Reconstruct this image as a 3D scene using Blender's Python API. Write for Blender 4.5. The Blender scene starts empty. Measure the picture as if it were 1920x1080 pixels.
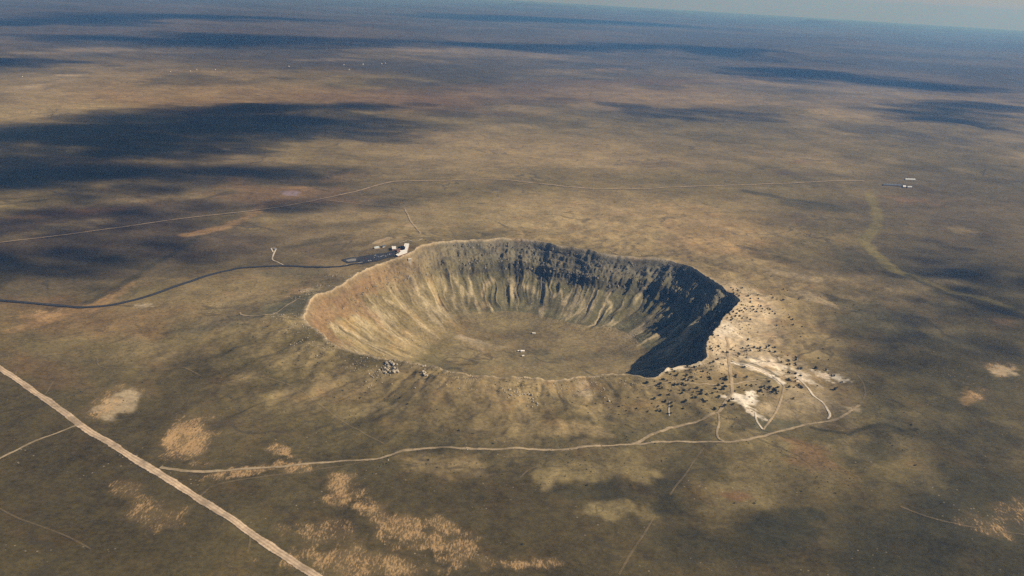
import bpy, math, random
import numpy as np
from mathutils import Matrix, Vector

# ------------------------------------------------------------------ camera, sky, sun, exposure
SC = bpy.context.scene
COL = SC.collection
CAM = np.array([-30.0, -2340.0, 868.0])
FPX = 1780.0                                   # focal length in photograph pixels (1920 wide)
PITCH, ROLL = math.radians(17.76), math.radians(3.2)
SUN_ELEV, SUN_AZ = math.radians(36.0), math.radians(105.0)   # azimuth clockwise from +Y (view direction)

_f = np.array([0, math.cos(PITCH), -math.sin(PITCH)])
_r = np.array([1.0, 0, 0]); _u = np.cross(_r, _f)
CR = math.cos(ROLL) * _r + math.sin(ROLL) * _u
CU = -math.sin(ROLL) * _r + math.cos(ROLL) * _u
cd = bpy.data.cameras.new('camera'); cam = bpy.data.objects.new('camera', cd); COL.objects.link(cam)
cd.sensor_width = 36.0; cd.lens = FPX / 1920 * 36; cd.clip_start = 1.0; cd.clip_end = 400000.0
cam.matrix_world = Matrix(((CR[0], CU[0], -_f[0], CAM[0]), (CR[1], CU[1], -_f[1], CAM[1]),
                           (CR[2], CU[2], -_f[2], CAM[2]), (0, 0, 0, 1)))
SC.camera = cam

SUNDIR = np.array([math.cos(SUN_ELEV) * math.sin(SUN_AZ), math.cos(SUN_ELEV) * math.cos(SUN_AZ), math.sin(SUN_ELEV)])
w = bpy.data.worlds.new('World'); SC.world = w; w.use_nodes = True
nt = w.node_tree; bg = nt.nodes['Background']
sky = nt.nodes.new('ShaderNodeTexSky'); sky.sky_type = 'NISHITA'; sky.sun_disc = False
sky.sun_elevation = SUN_ELEV; sky.sun_rotation = SUN_AZ
sky.altitude = 1700; sky.air_density = 1.0; sky.dust_density = 0.0; sky.ozone_density = 2.5
nt.links.new(sky.outputs[0], bg.inputs[0]); bg.inputs[1].default_value = 0.05
sd = bpy.data.lights.new('sun', 'SUN'); sun = bpy.data.objects.new('sun', sd); COL.objects.link(sun)
sd.energy = 5.0; sd.angle = math.radians(0.53); sd.color = (1.0, 0.89, 0.72)
sun.rotation_euler = Vector(SUNDIR).to_track_quat('Z', 'Y').to_euler()
sun.location = (3000, 0, 3000)
SC.view_settings.view_transform = 'Standard'; SC.view_settings.look = 'None'
SC.view_settings.exposure = 0.25; SC.view_settings.gamma = 1.0; SC.view_settings.use_curve_mapping = False
SC.cycles.volume_bounces = 0; SC.cycles.use_denoising = False
SC.cycles.max_bounces = 6; SC.cycles.transparent_max_bounces = 96

# ------------------------------------------------------------------ numeric helpers
rng = np.random.default_rng(7); random.seed(7)

def _hash(ix, iy, seed):
    h = (ix.astype(np.int64) * 374761393 + iy.astype(np.int64) * 668265263 + seed * 1274126177) & 0xFFFFFFFF
    h = ((h ^ (h >> 13)) * 1274126177) & 0xFFFFFFFF
    h = h ^ (h >> 16)
    return (h & 0xFFFF) / 32767.5 - 1.0

def vn(x, y, seed=0, wrap=None):
    x = np.asarray(x, float); y = np.asarray(y, float)
    ix = np.floor(x); iy = np.floor(y); fx = x - ix; fy = y - iy
    fx = fx * fx * fx * (fx * (fx * 6 - 15) + 10); fy = fy * fy * fy * (fy * (fy * 6 - 15) + 10)
    jx = ix + 1
    if wrap: ix = np.mod(ix, wrap); jx = np.mod(jx, wrap)
    a = _hash(ix, iy, seed); b = _hash(jx, iy, seed); c = _hash(ix, iy + 1, seed); d = _hash(jx, iy + 1, seed)
    return (a + (b - a) * fx) * (1 - fy) + (c + (d - c) * fx) * fy

def fbm(x, y, seed=0, octaves=4, gain=0.5):
    s = 0; a = 1.0; t = 0
    for k in range(octaves):
        s = s + a * vn(x * 2 ** k + 17.3 * k, y * 2 ** k - 9.1 * k, seed + k); t += a; a *= gain
    return s / t * 1.5

def sstep(a, b, x):
    t = np.clip((x - a) / (b - a), 0, 1); return t * t * (3 - 2 * t)

# ------------------------------------------------------------------ terrain
RIM_Z = 45.0
RIM_PX = [(570,598),(577,575),(588,553),(624,543),(643,531),(671,512),(693,502),(724,489),(754,480),(771,473),(793,457),
 (815,455),(865,450),(907,448),(949,446),(1004,450),(1043,459),(1099,468),(1127,475),(1168,480),(1252,487),(1293,500),
 (1321,514),(1349,534),(1388,564),(1378,576),(1356,592),(1343,614),(1329,631),(1324,650),(1325,667),(1314,681),(1279,684),
 (1252,690),(1240,698),(1227,709),(1202,706),(1177,700),(1138,700),(1099,705),(1071,710),(1043,713),(1015,710),(988,706),
 (949,706),(893,702),(852,698),(821,690),(799,683),(771,680),(738,673),(710,671),(682,662),(643,653),(618,640),(602,620),(588,615)]

def rays(px):
    px = np.asarray(px, float).reshape(-1, 2)
    return _f + ((px[:, :1] - 960) / FPX) * CR + ((540 - px[:, 1:]) / FPX) * CU

def plane_at(px, z):
    d = rays(px); t = (z - CAM[2]) / d[:, 2]
    return CAM + d * t[:, None]

_rp = plane_at(RIM_PX, RIM_Z)
_th = np.arctan2(_rp[:, 1], _rp[:, 0]); _rr = np.hypot(_rp[:, 0], _rp[:, 1])
_o = np.argsort(_th); _th = _th[_o]; _rr = _rr[_o]
_TG = np.linspace(-math.pi, math.pi, 1441)
_RG = np.interp(_TG, np.r_[_th - 2 * math.pi, _th, _th + 2 * math.pi], np.r_[_rr, _rr, _rr])
_k = np.exp(-0.5 * (np.arange(-12, 13) / 3.5) ** 2); _k /= _k.sum()
_RG = np.convolve(np.r_[_RG[-13:-1], _RG, _RG[1:13]], _k, 'valid')
_RG = _RG + 2.2 * vn((_TG + math.pi) / (2 * math.pi) * 180, 0 * _TG, 71, wrap=180) + 1.6 * vn((_TG + math.pi) / (2 * math.pi) * 420, 0 * _TG, 72, wrap=420)
_RG[-1] = _RG[0]

def rim_r(th): return np.interp(th, _TG, _RG)

CLIFF = np.array([(0,0),(6,9),(13,22),(26,31),(36,42),(48,50),(58,56),(64,61),(69,76),(80,86),(102,102),(140,126),(190,147),(240,159),(300,166),(360,168.5),(620,170)], float)
SOFT = np.array([(0,0),(10,8),(30,24),(60,45),(100,70),(140,94),(190,121),(240,142),(290,156),(340,164),(400,168),(620,170)], float)
EARTH = 2 * 6371000.0

def deg_w(th, pts):
    a = np.degrees(th); x = np.array([p[0] for p in pts], float); y = np.array([p[1] for p in pts], float)
    return np.interp(a, x, y)

CLIFF_W = [(-180,.2),(-150,.25),(-90,.4),(-40,.8),(-10,1),(60,1),(95,.95),(110,.6),(125,.3),(150,.15),(180,.2)]

# plateaus and low ridges out on the plain: (px, py, half length px, half depth px, height m)
def _hills():
    out = []
    for (x, y, rx, ry, h) in ((1380,100,170,9,70),(1235,20,60,3,120),(1545,40,55,2.5,170),(1010,6,90,2,120),(700,150,120,6,18),
                              (300,60,200,5,30),(1750,235,110,9,24),(560,205,200,9,22),(1480,205,110,5,22),(1560,75,150,3,80)):
        c, e, g = plane_at([(x, y), (x + rx, y + rx * 0.056), (x, y + ry)], 0.0)
        out.append((c, e - c, g - c, h))
    return out
HILLS = _hills()

def seg_dist(x, y, P):
    best = np.full(np.shape(x), 1e9)
    for a, b in zip(P[:-1], P[1:]):
        ab = b[:2] - a[:2]; L = (ab ** 2).sum()
        t = np.clip(((x - a[0]) * ab[0] + (y - a[1]) * ab[1]) / L, 0, 1)
        best = np.minimum(best, np.hypot(x - a[0] - t * ab[0], y - a[1] - t * ab[1]))
    return best
SPUR = np.vstack([plane_at([q], z) for q, z in (((1362, 552), 22), ((1340, 578), -5), ((1312, 604), -38), ((1290, 632), -78))])   # rib standing out from the shaded wall
SPUR_H = 20.0

def affine(x, y, c, a, b):
    det = a[0] * b[1] - a[1] * b[0]
    dx = x - c[0]; dy = y - c[1]
    return np.hypot((dx * b[1] - dy * b[0]) / det, (a[0] * dy - a[1] * dx) / det)

def height(x, y, detail=True):
    x = np.asarray(x, float); y = np.asarray(y, float)
    th = np.arctan2(y, x); r = np.hypot(x, y); R = rim_r(th); u = r / R
    t = (th + math.pi) / (2 * math.pi)
    d = (R - r)
    zr = RIM_Z + 2.6 * vn(t * 90, 0 * t, 5, wrap=90) + 1.8 * vn(t * 300, 0 * t, 6, wrap=300)
    # --- inside
    di = np.clip(1 - u, 0, 1) * 590.0
    c = deg_w(th, CLIFF_W)
    fade = sstep(2, 26, di) * (1 - sstep(130, 260, di))
    spur = vn(t * 52 + 0.012 * di, di / 140.0, 11, wrap=52)
    crag = vn(t * 150, di / 30.0, 12, wrap=150) * 0.5 + vn(t * 330, di / 14.0, 13, wrap=330) * 0.35 + vn(t * 640, di / 8.0, 17, wrap=640) * 0.25
    cz = 1 - .85 * sstep(80, 108, di)
    shade_side = deg_w(th, [(-60, 0), (-25, 1), (50, 1), (75, 0)])
    cleft = np.clip(1 - np.abs(vn(t * 110 + .02 * vn(t * 60, di / 20.0, 26, wrap=60), di / 200.0, 25, wrap=110)) * 6, 0, 1) * sstep(6, 20, di) * (1 - sstep(62, 100, di))
    crag2 = vn(t * 900, di / 6.0, 27, wrap=900)
    dw = np.clip(di + fade * (c * ((3 + 4 * shade_side) * spur + (8 + 11 * shade_side) * crag * cz) + (1 - c) * 8 * crag * cz + 3.0 * crag2 * cz - 8 * c * cleft), 0, 620)
    dep = c * np.interp(dw, CLIFF[:, 0], CLIFF[:, 1]) + (1 - c) * np.interp(dw, SOFT[:, 0], SOFT[:, 1])
    led = c * sstep(4, 14, di) * (1 - sstep(60, 82, di))
    dep = dep - led * 2.4 * np.sin(dep * (2 * math.pi / 13.0) + 1.5 * spur) + 6 * cleft * c
    tw = t + 0.0022 * vn(t * 40, di / 45.0, 14, wrap=40) + 0.0009 * vn(t * 160, di / 22.0, 18, wrap=160)
    g1 = 1 - np.abs(vn(tw * 84, di / 420.0, 15, wrap=84)) * 2.0
    g2 = 1 - np.abs(vn(tw * 190, di / 260.0, 16, wrap=190)) * 2.0
    g2 = 2 * np.abs(vn(tw * 190, di / 260.0, 16, wrap=190)) * 2.0 - 1
    g3 = 1 - np.abs(vn(tw * 420, di / 120.0, 20, wrap=420)) * 2.0
    ga = sstep(12, 80, di) * (1 - sstep(110, 235, di + 40 * vn(t * 60, 0 * t, 24, wrap=60)))
    gul = (9.0 * g1 + 3.6 * g2 + 2.4 * g3) * ga * (0.62 + 0.38 * c) * (0.75 + 0.7 * vn(t * 30, di / 90.0, 19, wrap=30))
    ridge = SPUR_H * (1 - sstep(4, 26, seg_dist(x, y, SPUR))) * sstep(10, 30, di)
    zin = ridge + RIM_Z + (zr - RIM_Z) * np.exp(-di / 25) - dep - gul + sstep(2, 26, di) * (1 - sstep(150, 330, di)) * 1.3 * fbm(x / 16, y / 16, 21, 3) \
        + sstep(200, 330, di) * (2.2 * fbm(x / 90, y / 90, 22, 3) + 0.5 * fbm(x / 14, y / 14, 23, 2))
    # --- outside
    do = np.clip(u - 1, 0, None) * 590.0
    ex = np.exp(-(do / 300.0) ** 0.95)
    near = np.exp(-do / 800.0)
    zo = (RIM_Z + (zr - RIM_Z) * np.exp(-do / 30)) * ex
    ho = sstep(3, 60, do) * (1 - .78 * deg_w(th, [(-180, .9), (-172, .3), (-160, 0), (80, 0), (100, 1), (172, 1), (180, .9)]))
    zo = zo + ho * near * (11 * fbm(x / 150, y / 150, 31, 4) + 2.4 * fbm(x / 34, y / 34, 32, 3))
    rg = 1 - 2 * np.abs(fbm(x / 120 + .4 * vn(x / 60, y / 60, 37), y / 120, 38, 3))
    zo = zo + ho * np.exp(-do / 420.0) * (3.6 * rg + 1.6 * (1 - 2 * np.abs(fbm(x / 42, y / 42, 39, 3))))
    tv = t + .002 * vn(t * 60, do / 60.0, 29, wrap=60)
    zo = zo - sstep(8, 70, do) * np.exp(-do / 260.0) * 3.2 * np.clip(1 - 3 * np.abs(vn(tv * 70, do / 300.0, 30, wrap=70)), 0, 1)
    far = sstep(300, 1500, do)
    zo = zo + sstep(200, 900, do) * 3.2 * fbm(x / 330, y / 330, 35, 4) * np.exp(-do / 6000)
    zo = zo + far * (7 * fbm(x / 1900, y / 1900, 33, 3) + 12 * sstep(3000, 12000, do) * fbm(x / 5200, y / 5200, 34, 3))
    for (cc, a, b, h) in (HILLS if r.max() > 4000 else []):
        q = affine(x, y, cc, a, b) + 0.25 * fbm(x / (0.7 * np.hypot(*a[:2])), y / (0.7 * np.hypot(*a[:2])), 36, 3)
        zo = zo + h * (1 - sstep(0.45, 1.0, q))
    z = np.where(u < 1, zin, zo)
    return z - r * r / EARTH

def ground_at(px):
    """first hit of the view rays through photograph pixels with the terrain -> (n,3)"""
    d = rays(px); n = len(d); N = 44
    t0 = (75 - CAM[2]) / d[:, 2]; t1 = (-160 - CAM[2]) / d[:, 2]
    k = np.linspace(0, 1, N)[None, :]; tt = t0[:, None] * (1 - k) + t1[:, None] * k          # n x N
    p = CAM + d[:, None, :] * tt[..., None]
    below = p[..., 2] - height(p[..., 0], p[..., 1]) <= 0; below[:, -1] = True; below[:, 0] = False
    h = below.argmax(1); a = tt[np.arange(n), h - 1]; b = tt[np.arange(n), h]
    for _ in range(9):
        m = (a + b) / 2; q = CAM + d * m[:, None]; g = q[:, 2] - height(q[:, 0], q[:, 1]) <= 0
        b = np.where(g, m, b); a = np.where(g, a, m)
    p = CAM + d * b[:, None]
    p[:, 2] = height(p[:, 0], p[:, 1])
    return p

# ------------------------------------------------------------------ colours of the ground (soil, rock and plants, some shade, vignette and haze painted in)
C = dict(olive=(.162,.127,.053), tan=(.34,.25,.125), brown=(.078,.061,.026), dark=(.046,.042,.022), orange=(.42,.26,.115),
         pale=(.76,.67,.54), red=(.24,.115,.050), rust=(.20,.115,.052), greyol=(.105,.098,.058), straw=(.34,.258,.128),
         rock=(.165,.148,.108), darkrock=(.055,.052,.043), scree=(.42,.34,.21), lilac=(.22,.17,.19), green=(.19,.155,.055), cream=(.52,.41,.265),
         khaki=(.205,.160,.074), hazetone=(.058,.055,.054), purple=(.085,.062,.043), floor=(.125,.112,.055))

# blobs: centre px, half width px, half height px, screen rotation deg, colour, strength, edge softness, ragged
BLOBS = [
 # broad tone of the plain, vignette and cloud shade painted into the darker blobs
 (300,900,760,330,0,'brown',.62,.8,.4),(1150,1010,900,190,0,'brown',.62,.8,.4),(1790,600,300,420,0,'dark',.55,.9,.4),(150,450,520,120,-4,'purple',.75,.9,.5),
 (960,745,420,70,0,'tan',.45,.9,.5),(1080,430,420,60,3,'straw',.35,.9,.5),(1350,620,200,120,0,'tan',.4,.9,.5),
 (1250,560,420,150,8,'tan',.75,.9,.5),(1000,410,260,45,0,'straw',.75,.8,.4),(1330,430,150,45,10,'orange',.35,.8,.5),
 (1200,400,240,60,4,'tan',.6,.8,.4),(300,190,420,34,-3,'straw',.7,.7,.4),(700,190,330,26,0,'rust',.4,.7,.6),
 (900,170,500,22,0,'rust',.35,.8,.6),(1300,185,330,26,3,'tan',.45,.8,.6),(1180,290,300,34,2,'tan',.4,.8,.6),
 (450,560,220,70,-8,'tan',.45,.8,.6),(150,600,220,40,0,'rust',.45,.8,.6),(620,400,180,50,0,'tan',.4,.8,.6),
 # purple-brown plain, left
 (150,415,260,40,-5,'purple',.7,.7,.6),(330,330,420,60,0,'purple',.45,.9,.6),(520,360,110,26,0,'rust',.5,.7,.6),
 (110,500,180,26,-5,'dark',.6,.7,.6),(210,375,150,9,-3,'straw',.45,.8,.6),(90,430,140,9,-10,'straw',.5,.8,.6),(160,395,110,7,-5,'red',.35,.8,.6),
 (545,360,18,5,0,'lilac',.9,.4,.3),(560,350,26,4,0,'orange',.5,.6,.5),(640,330,40,9,-8,'orange',.3,.7,.5),
 (330,283,28,3,0,'straw',.5,.6,.4),(425,279,10,2,0,'cream',.7,.5,.3),
 (600,455,60,10,-12,'dark',.5,.7,.5),(680,420,60,9,-5,'dark',.4,.8,.5),(560,520,60,14,0,'greyol',.5,.7,.5),
 (660,410,60,6,-5,'straw',.35,.8,.5),
 # worn ground round the visitor buildings
 (706,462,10,3,-8,'cream',.8,.5,.5),(722,458,14,4,-10,'cream',.7,.5,.6),(733,462,30,8,-10,'tan',.7,.6,.5),(770,427,12,4,0,'cream',.6,.5,.5),(690,470,40,6,-10,'straw',.4,.7,.6),
 # left flank
 (545,590,70,22,-10,'greyol',.8,.7,.5),(440,610,120,24,-5,'greyol',.6,.8,.5),(620,655,60,40,30,'greyol',.5,.8,.5),
 (80,592,45,8,0,'orange',.6,.6,.7),(200,560,60,8,-30,'orange',.45,.7,.7),(270,575,20,4,0,'cream',.7,.5,.4),
 (560,562,30,9,-10,'orange',.5,.6,.5),(470,560,70,12,-8,'tan',.5,.7,.5),(575,562,22,5,0,'cream',.6,.5,.5),
 (540,640,40,10,-30,'straw',.4,.8,.5),(460,715,30,8,0,'straw',.4,.8,.5),(530,745,40,9,-20,'straw',.45,.8,.5),
 (250,640,40,14,0,'tan',.4,.8,.5),(280,680,40,18,0,'tan',.3,.8,.5),(60,690,120,26,20,'rust',.3,.8,.6),
 (230,755,42,17,-28,'cream',.75,.35,.5),(185,768,18,6,-10,'cream',.7,.4,.5),
 # foreground
 (960,950,700,120,0,'brown',.55,.9,.5),(200,900,300,170,0,'brown',.5,.9,.5),(700,730,120,26,-5,'tan',.45,.8,.5),(690,775,60,13,-5,'straw',.45,.8,.5),  # brown soil, with foreground vignette painted into the broad brown blobs
 (940,770,90,30,0,'tan',.4,.8,.5),(830,870,90,18,0,'tan',.3,.8,.5),(1010,810,60,16,0,'straw',.3,.8,.5),(1115,775,46,22,10,'straw',.6,.7,.5),
 (1095,753,22,12,20,'cream',.45,.5,.5),(1090,815,60,16,0,'tan',.4,.8,.5),
 # mottled ground lower right
 (1090,885,90,22,-5,'khaki',.75,.6,.4),(1190,880,48,30,25,'khaki',.7,.6,.4),(1140,955,48,18,0,'khaki',.8,.6,.4),(1215,960,20,16,30,'khaki',.5,.6,.4),
 (1150,920,75,16,0,'dark',.5,.7,.5),(1060,920,45,12,10,'dark',.4,.8,.5),(1250,930,36,40,-30,'dark',.5,.8,.5),
 (1370,930,90,50,0,'khaki',.55,.7,.5),(1380,925,32,10,0,'rust',.6,.7,.5),(1500,880,110,40,20,'khaki',.3,.8,.5),(1600,830,40,14,-6,'khaki',.6,.6,.4),
 (1470,980,80,34,0,'dark',.75,.6,.6),(1340,1010,130,36,5,'dark',.5,.8,.6),(1560,1000,140,50,0,'dark',.45,.8,.6),
 (1520,860,60,24,20,'rust',.4,.8,.5),(1650,830,60,40,-30,'dark',.45,.8,.6),(1720,1000,110,90,-40,'dark',.6,.7,.5),
 (1830,860,120,150,0,'dark',.5,.9,.5),(1860,1000,200,160,0,'dark',.55,.8,.5),(1720,880,70,26,20,'khaki',.3,.8,.5),  # dark soil, with the corner vignette painted into the broad blobs
 (1640,780,60,18,0,'greyol',.5,.8,.5),(1390,795,26,22,-30,'dark',.4,.7,.5),(1450,800,50,14,0,'greyol',.5,.8,.5),
 (1620,790,44,12,-20,'olive',.8,.5,.3),
 # right
 (1800,500,200,130,10,'dark',.55,.9,.5),(1780,400,240,110,0,'purple',.45,.9,.5),(1700,600,120,40,0,'greyol',.5,.9,.5),  # broad dark blob paints the right-hand shade into the ground
 (1730,530,70,14,-5,'straw',.3,.8,.5),(1880,690,24,9,10,'cream',.6,.5,.8),(1820,740,16,14,0,'orange',.35,.6,.8),(1880,600,24,10,0,'rust',.4,.7,.6),
 (1560,385,90,9,5,'dark',.55,.7,.5),(1600,475,60,20,0,'dark',.35,.8,.5),(1810,430,30,6,10,'straw',.4,.8,.5),(1730,372,60,7,5,'rust',.5,.6,.8),  # first dark blob paints the escarpment's shadow
 (1500,320,60,6,0,'purple',.5,.7,.6),(1500,300,20,3,0,'red',.4,.6,.5),(1230,305,60,10,0,'purple',.35,.8,.6),
 (1480,520,60,7,10,'cream',.3,.7,.6),(1530,570,60,8,18,'cream',.35,.7,.6),(1600,560,40,6,0,'straw',.35,.7,.6),
 # far plain streaks
 (250,55,230,2.2,-1,'red',.85,.6,.4),(480,53,120,1.8,0,'red',.6,.6,.4),(890,50,60,2,0,'cream',.6,.6,.4),(1140,126,40,2,1,'orange',.7,.5,.4),
 (1430,142,60,2,3,'orange',.8,.5,.4),(150,90,120,7,0,'cream',.55,.7,.6),(260,60,500,14,0,'cream',.35,.9,.6),(620,110,60,2,0,'cream',.5,.6,.4),
 (1120,70,160,10,1,'cream',.35,.9,.6),(1260,150,160,8,0,'rust',.5,.9,.6),(130,137,30,2,0,'cream',.6,.5,.4),(60,160,80,4,-10,'cream',.35,.8,.4),
 (1060,130,90,5,0,'tan',.4,.8,.6),(1500,90,60,4,0,'cream',.4,.8,.6),
 # pale ground behind the right corner of the rim and the sand pits
 (1400,600,70,48,30,'cream',.8,.8,.5),(1360,655,58,42,10,'cream',1.0,.6,.5),(1362,640,30,18,10,'pale',.5,.7,.6),(1345,690,40,26,0,'cream',.45,.8,.5),(1430,690,90,26,12,'cream',.6,.7,.6),
 (1300,700,60,14,-8,'greyol',.35,.8,.5),(1265,715,34,6,-6,'pale',.65,.5,.7),(1215,722,24,3,-5,'pale',.6,.5,.6),
 (1440,695,60,13,14,'pale',.55,.5,.9),(1425,708,44,5,6,'pale',.5,.5,.9),(1396,762,27,9,10,'pale',1.0,.3,.4),(1406,752,13,7,0,'pale',1.0,.3,.5),
 (1385,770,28,5,18,'pale',.85,.4,.6),(1410,784,22,4,20,'pale',.7,.4,.7),(1435,775,20,12,0,'cream',.4,.8,.7),
 (1510,722,22,5,10,'pale',.8,.4,.7),(1550,707,22,5,12,'pale',.65,.4,.9),(1575,714,18,4,18,'pale',.7,.4,.9),(1490,760,80,22,10,'cream',.35,.9,.7),
 (1450,728,40,9,0,'greyol',.5,.8,.5),(1520,740,60,20,20,'cream',.25,.9,.7),(1600,770,20,5,0,'cream',.4,.6,.6),
 # crater floor
 (905,645,50,8,12,'cream',.95,.6,.6),(880,636,22,3,10,'pale',.6,.6,.6),(1020,640,120,7,-4,'tan',.4,.8,.6),(860,672,120,9,4,'greyol',.5,.8,.6),(1080,668,100,10,-3,'greyol',.5,.8,.5),(940,640,120,26,0,'tan',.45,.8,.5),(960,625,70,12,0,'brown',.4,.8,.5),(1010,660,25,6,0,'dark',.5,.5,.5),
 (962,662,14,6,0,'dark',.4,.6,.4),(750,790,40,10,0,'dark',.3,.8,.5),
]
# ragged bare-sand flecks: mask only, broken up by the material
SAND = [
 (355,825,52,40,10,.95),(525,850,30,12,15,.8),(470,885,80,11,-8,.8),(560,880,40,10,-5,.6),(640,920,36,32,20,.95),(700,965,50,24,25,.7),
 (235,915,40,20,10,.5),(290,960,55,26,0,.5),(760,1000,90,32,22,.8),(870,1030,70,26,18,.75),(640,1050,120,30,0,.7),(970,1055,40,10,0,.9),(1030,1055,34,9,0,.85),
 (840,990,60,16,20,.6),(600,1000,80,30,0,.45),(700,1060,120,26,0,.7),(215,760,60,24,-25,.55),(80,590,46,10,0,.5),(175,780,30,12,0,.4),
 (1870,690,34,12,10,.6),(1830,740,20,14,0,.6),(1860,985,70,26,8,.45),(1900,960,60,30,0,.4),(330,860,40,10,0,.5),(420,800,30,10,0,.15),
]
# soft strips of a different soil, plus one painted escarpment shadow: polyline, half width m, colour, strength
STRIPS = [
 ([(1627,361),(1638,382),(1648,410),(1638,431),(1620,452),(1638,473),(1662,491),(1680,509)], 24, 'green', .8),
 ([(1680,509),(1729,526),(1782,547),(1852,561),(1920,586),(1990,610)], 22, 'green', .7),
 ([(1700,515),(1760,545),(1840,572),(1930,600)], 14, 'dark', .7),
 ([(1560,385),(1480,374),(1400,358)], 40, 'dark', .6),  # escarpment shadow painted as a dark strip
 ([(492,387),(471,405),(422,426),(352,440)], 26, 'orange', .55),
 ([(373,444),(317,479),(281,500),(220,540),(150,575)], 13, 'dark', .55),
 ([(150,575),(100,595),(30,620)], 26, 'orange', .4),
 ([(1525,803),(1565,810),(1590,815),(1625,800),(1660,795),(1690,808),(1720,805)], 7, 'dark', .8),
 ([(1350,690),(1372,640),(1385,610)], 16, 'cream', .5),
 ([(1374,679),(1402,686),(1430,697),(1452,708),(1466,718)], 9, 'pale', 1.0),
 ([(1390,678),(1420,685),(1445,697),(1458,707)], 6, 'rock', .8),
 ([(1395,690),(1425,702),(1448,710)], 4, 'darkrock', .5),
 ([(1020,920),(1045,880)], 8, 'straw', .4),
 ([(640,625),(700,600)], 30, 'rust', .2),
 ([(1005,770),(1045,745)], 8, 'dark', .3),
]

def ground_lines(lines):
    """many polylines of photograph pixels -> list of (n,3) arrays, in one pass"""
    flat = ground_at([p for l in lines for p in l]); out = []; k = 0
    for l in lines: out.append(flat[k:k + len(l)]); k += len(l)
    return out
STRIP_PTS = None

def blob_masks(x, y, col):
    for (px, py, rx, ry, rot, cn, st, edge, rag) in BLOBS:
        a = math.radians(rot); ca, sa = math.cos(a), math.sin(a)
        tilt = 0.056 * ry * 0
        pts = plane_at([(px, py), (px + rx * ca, py + rx * sa), (px - ry * sa, py + ry * ca)], 8.0)
        c0, va, vb = pts[0], pts[1] - pts[0], pts[2] - pts[0]
        if 600 < px < 1330 and 590 < py < 672: # crater floor lies deeper
            pts = plane_at([(px, py), (px + rx * ca, py + rx * sa), (px - ry * sa, py + ry * ca)], -122.0)
            c0, va, vb = pts[0], pts[1] - pts[0], pts[2] - pts[0]
        q = affine(x, y, c0, va, vb); near = q < 2.2
        if not near.any(): continue
        L = 0.5 * min(np.hypot(*va[:2]), np.hypot(*vb[:2])); L2 = 0.5 * max(np.hypot(*va[:2]), np.hypot(*vb[:2]))
        xs, ys = x[near], y[near]
        qq = q[near] + rag * 0.7 * fbm(xs / L2, ys / L2, 91, 2) + rag * 0.6 * fbm(xs / L, ys / L, 92, 4)
        if py > 790: st, edge = min(1.0, st * 1.35), edge * .7
        m = st * (1 - sstep(1 - edge, 1 + edge * 0.55, qq))
        col[near] += (np.array(C[cn]) - col[near]) * m[:, None]
    return col

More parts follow.
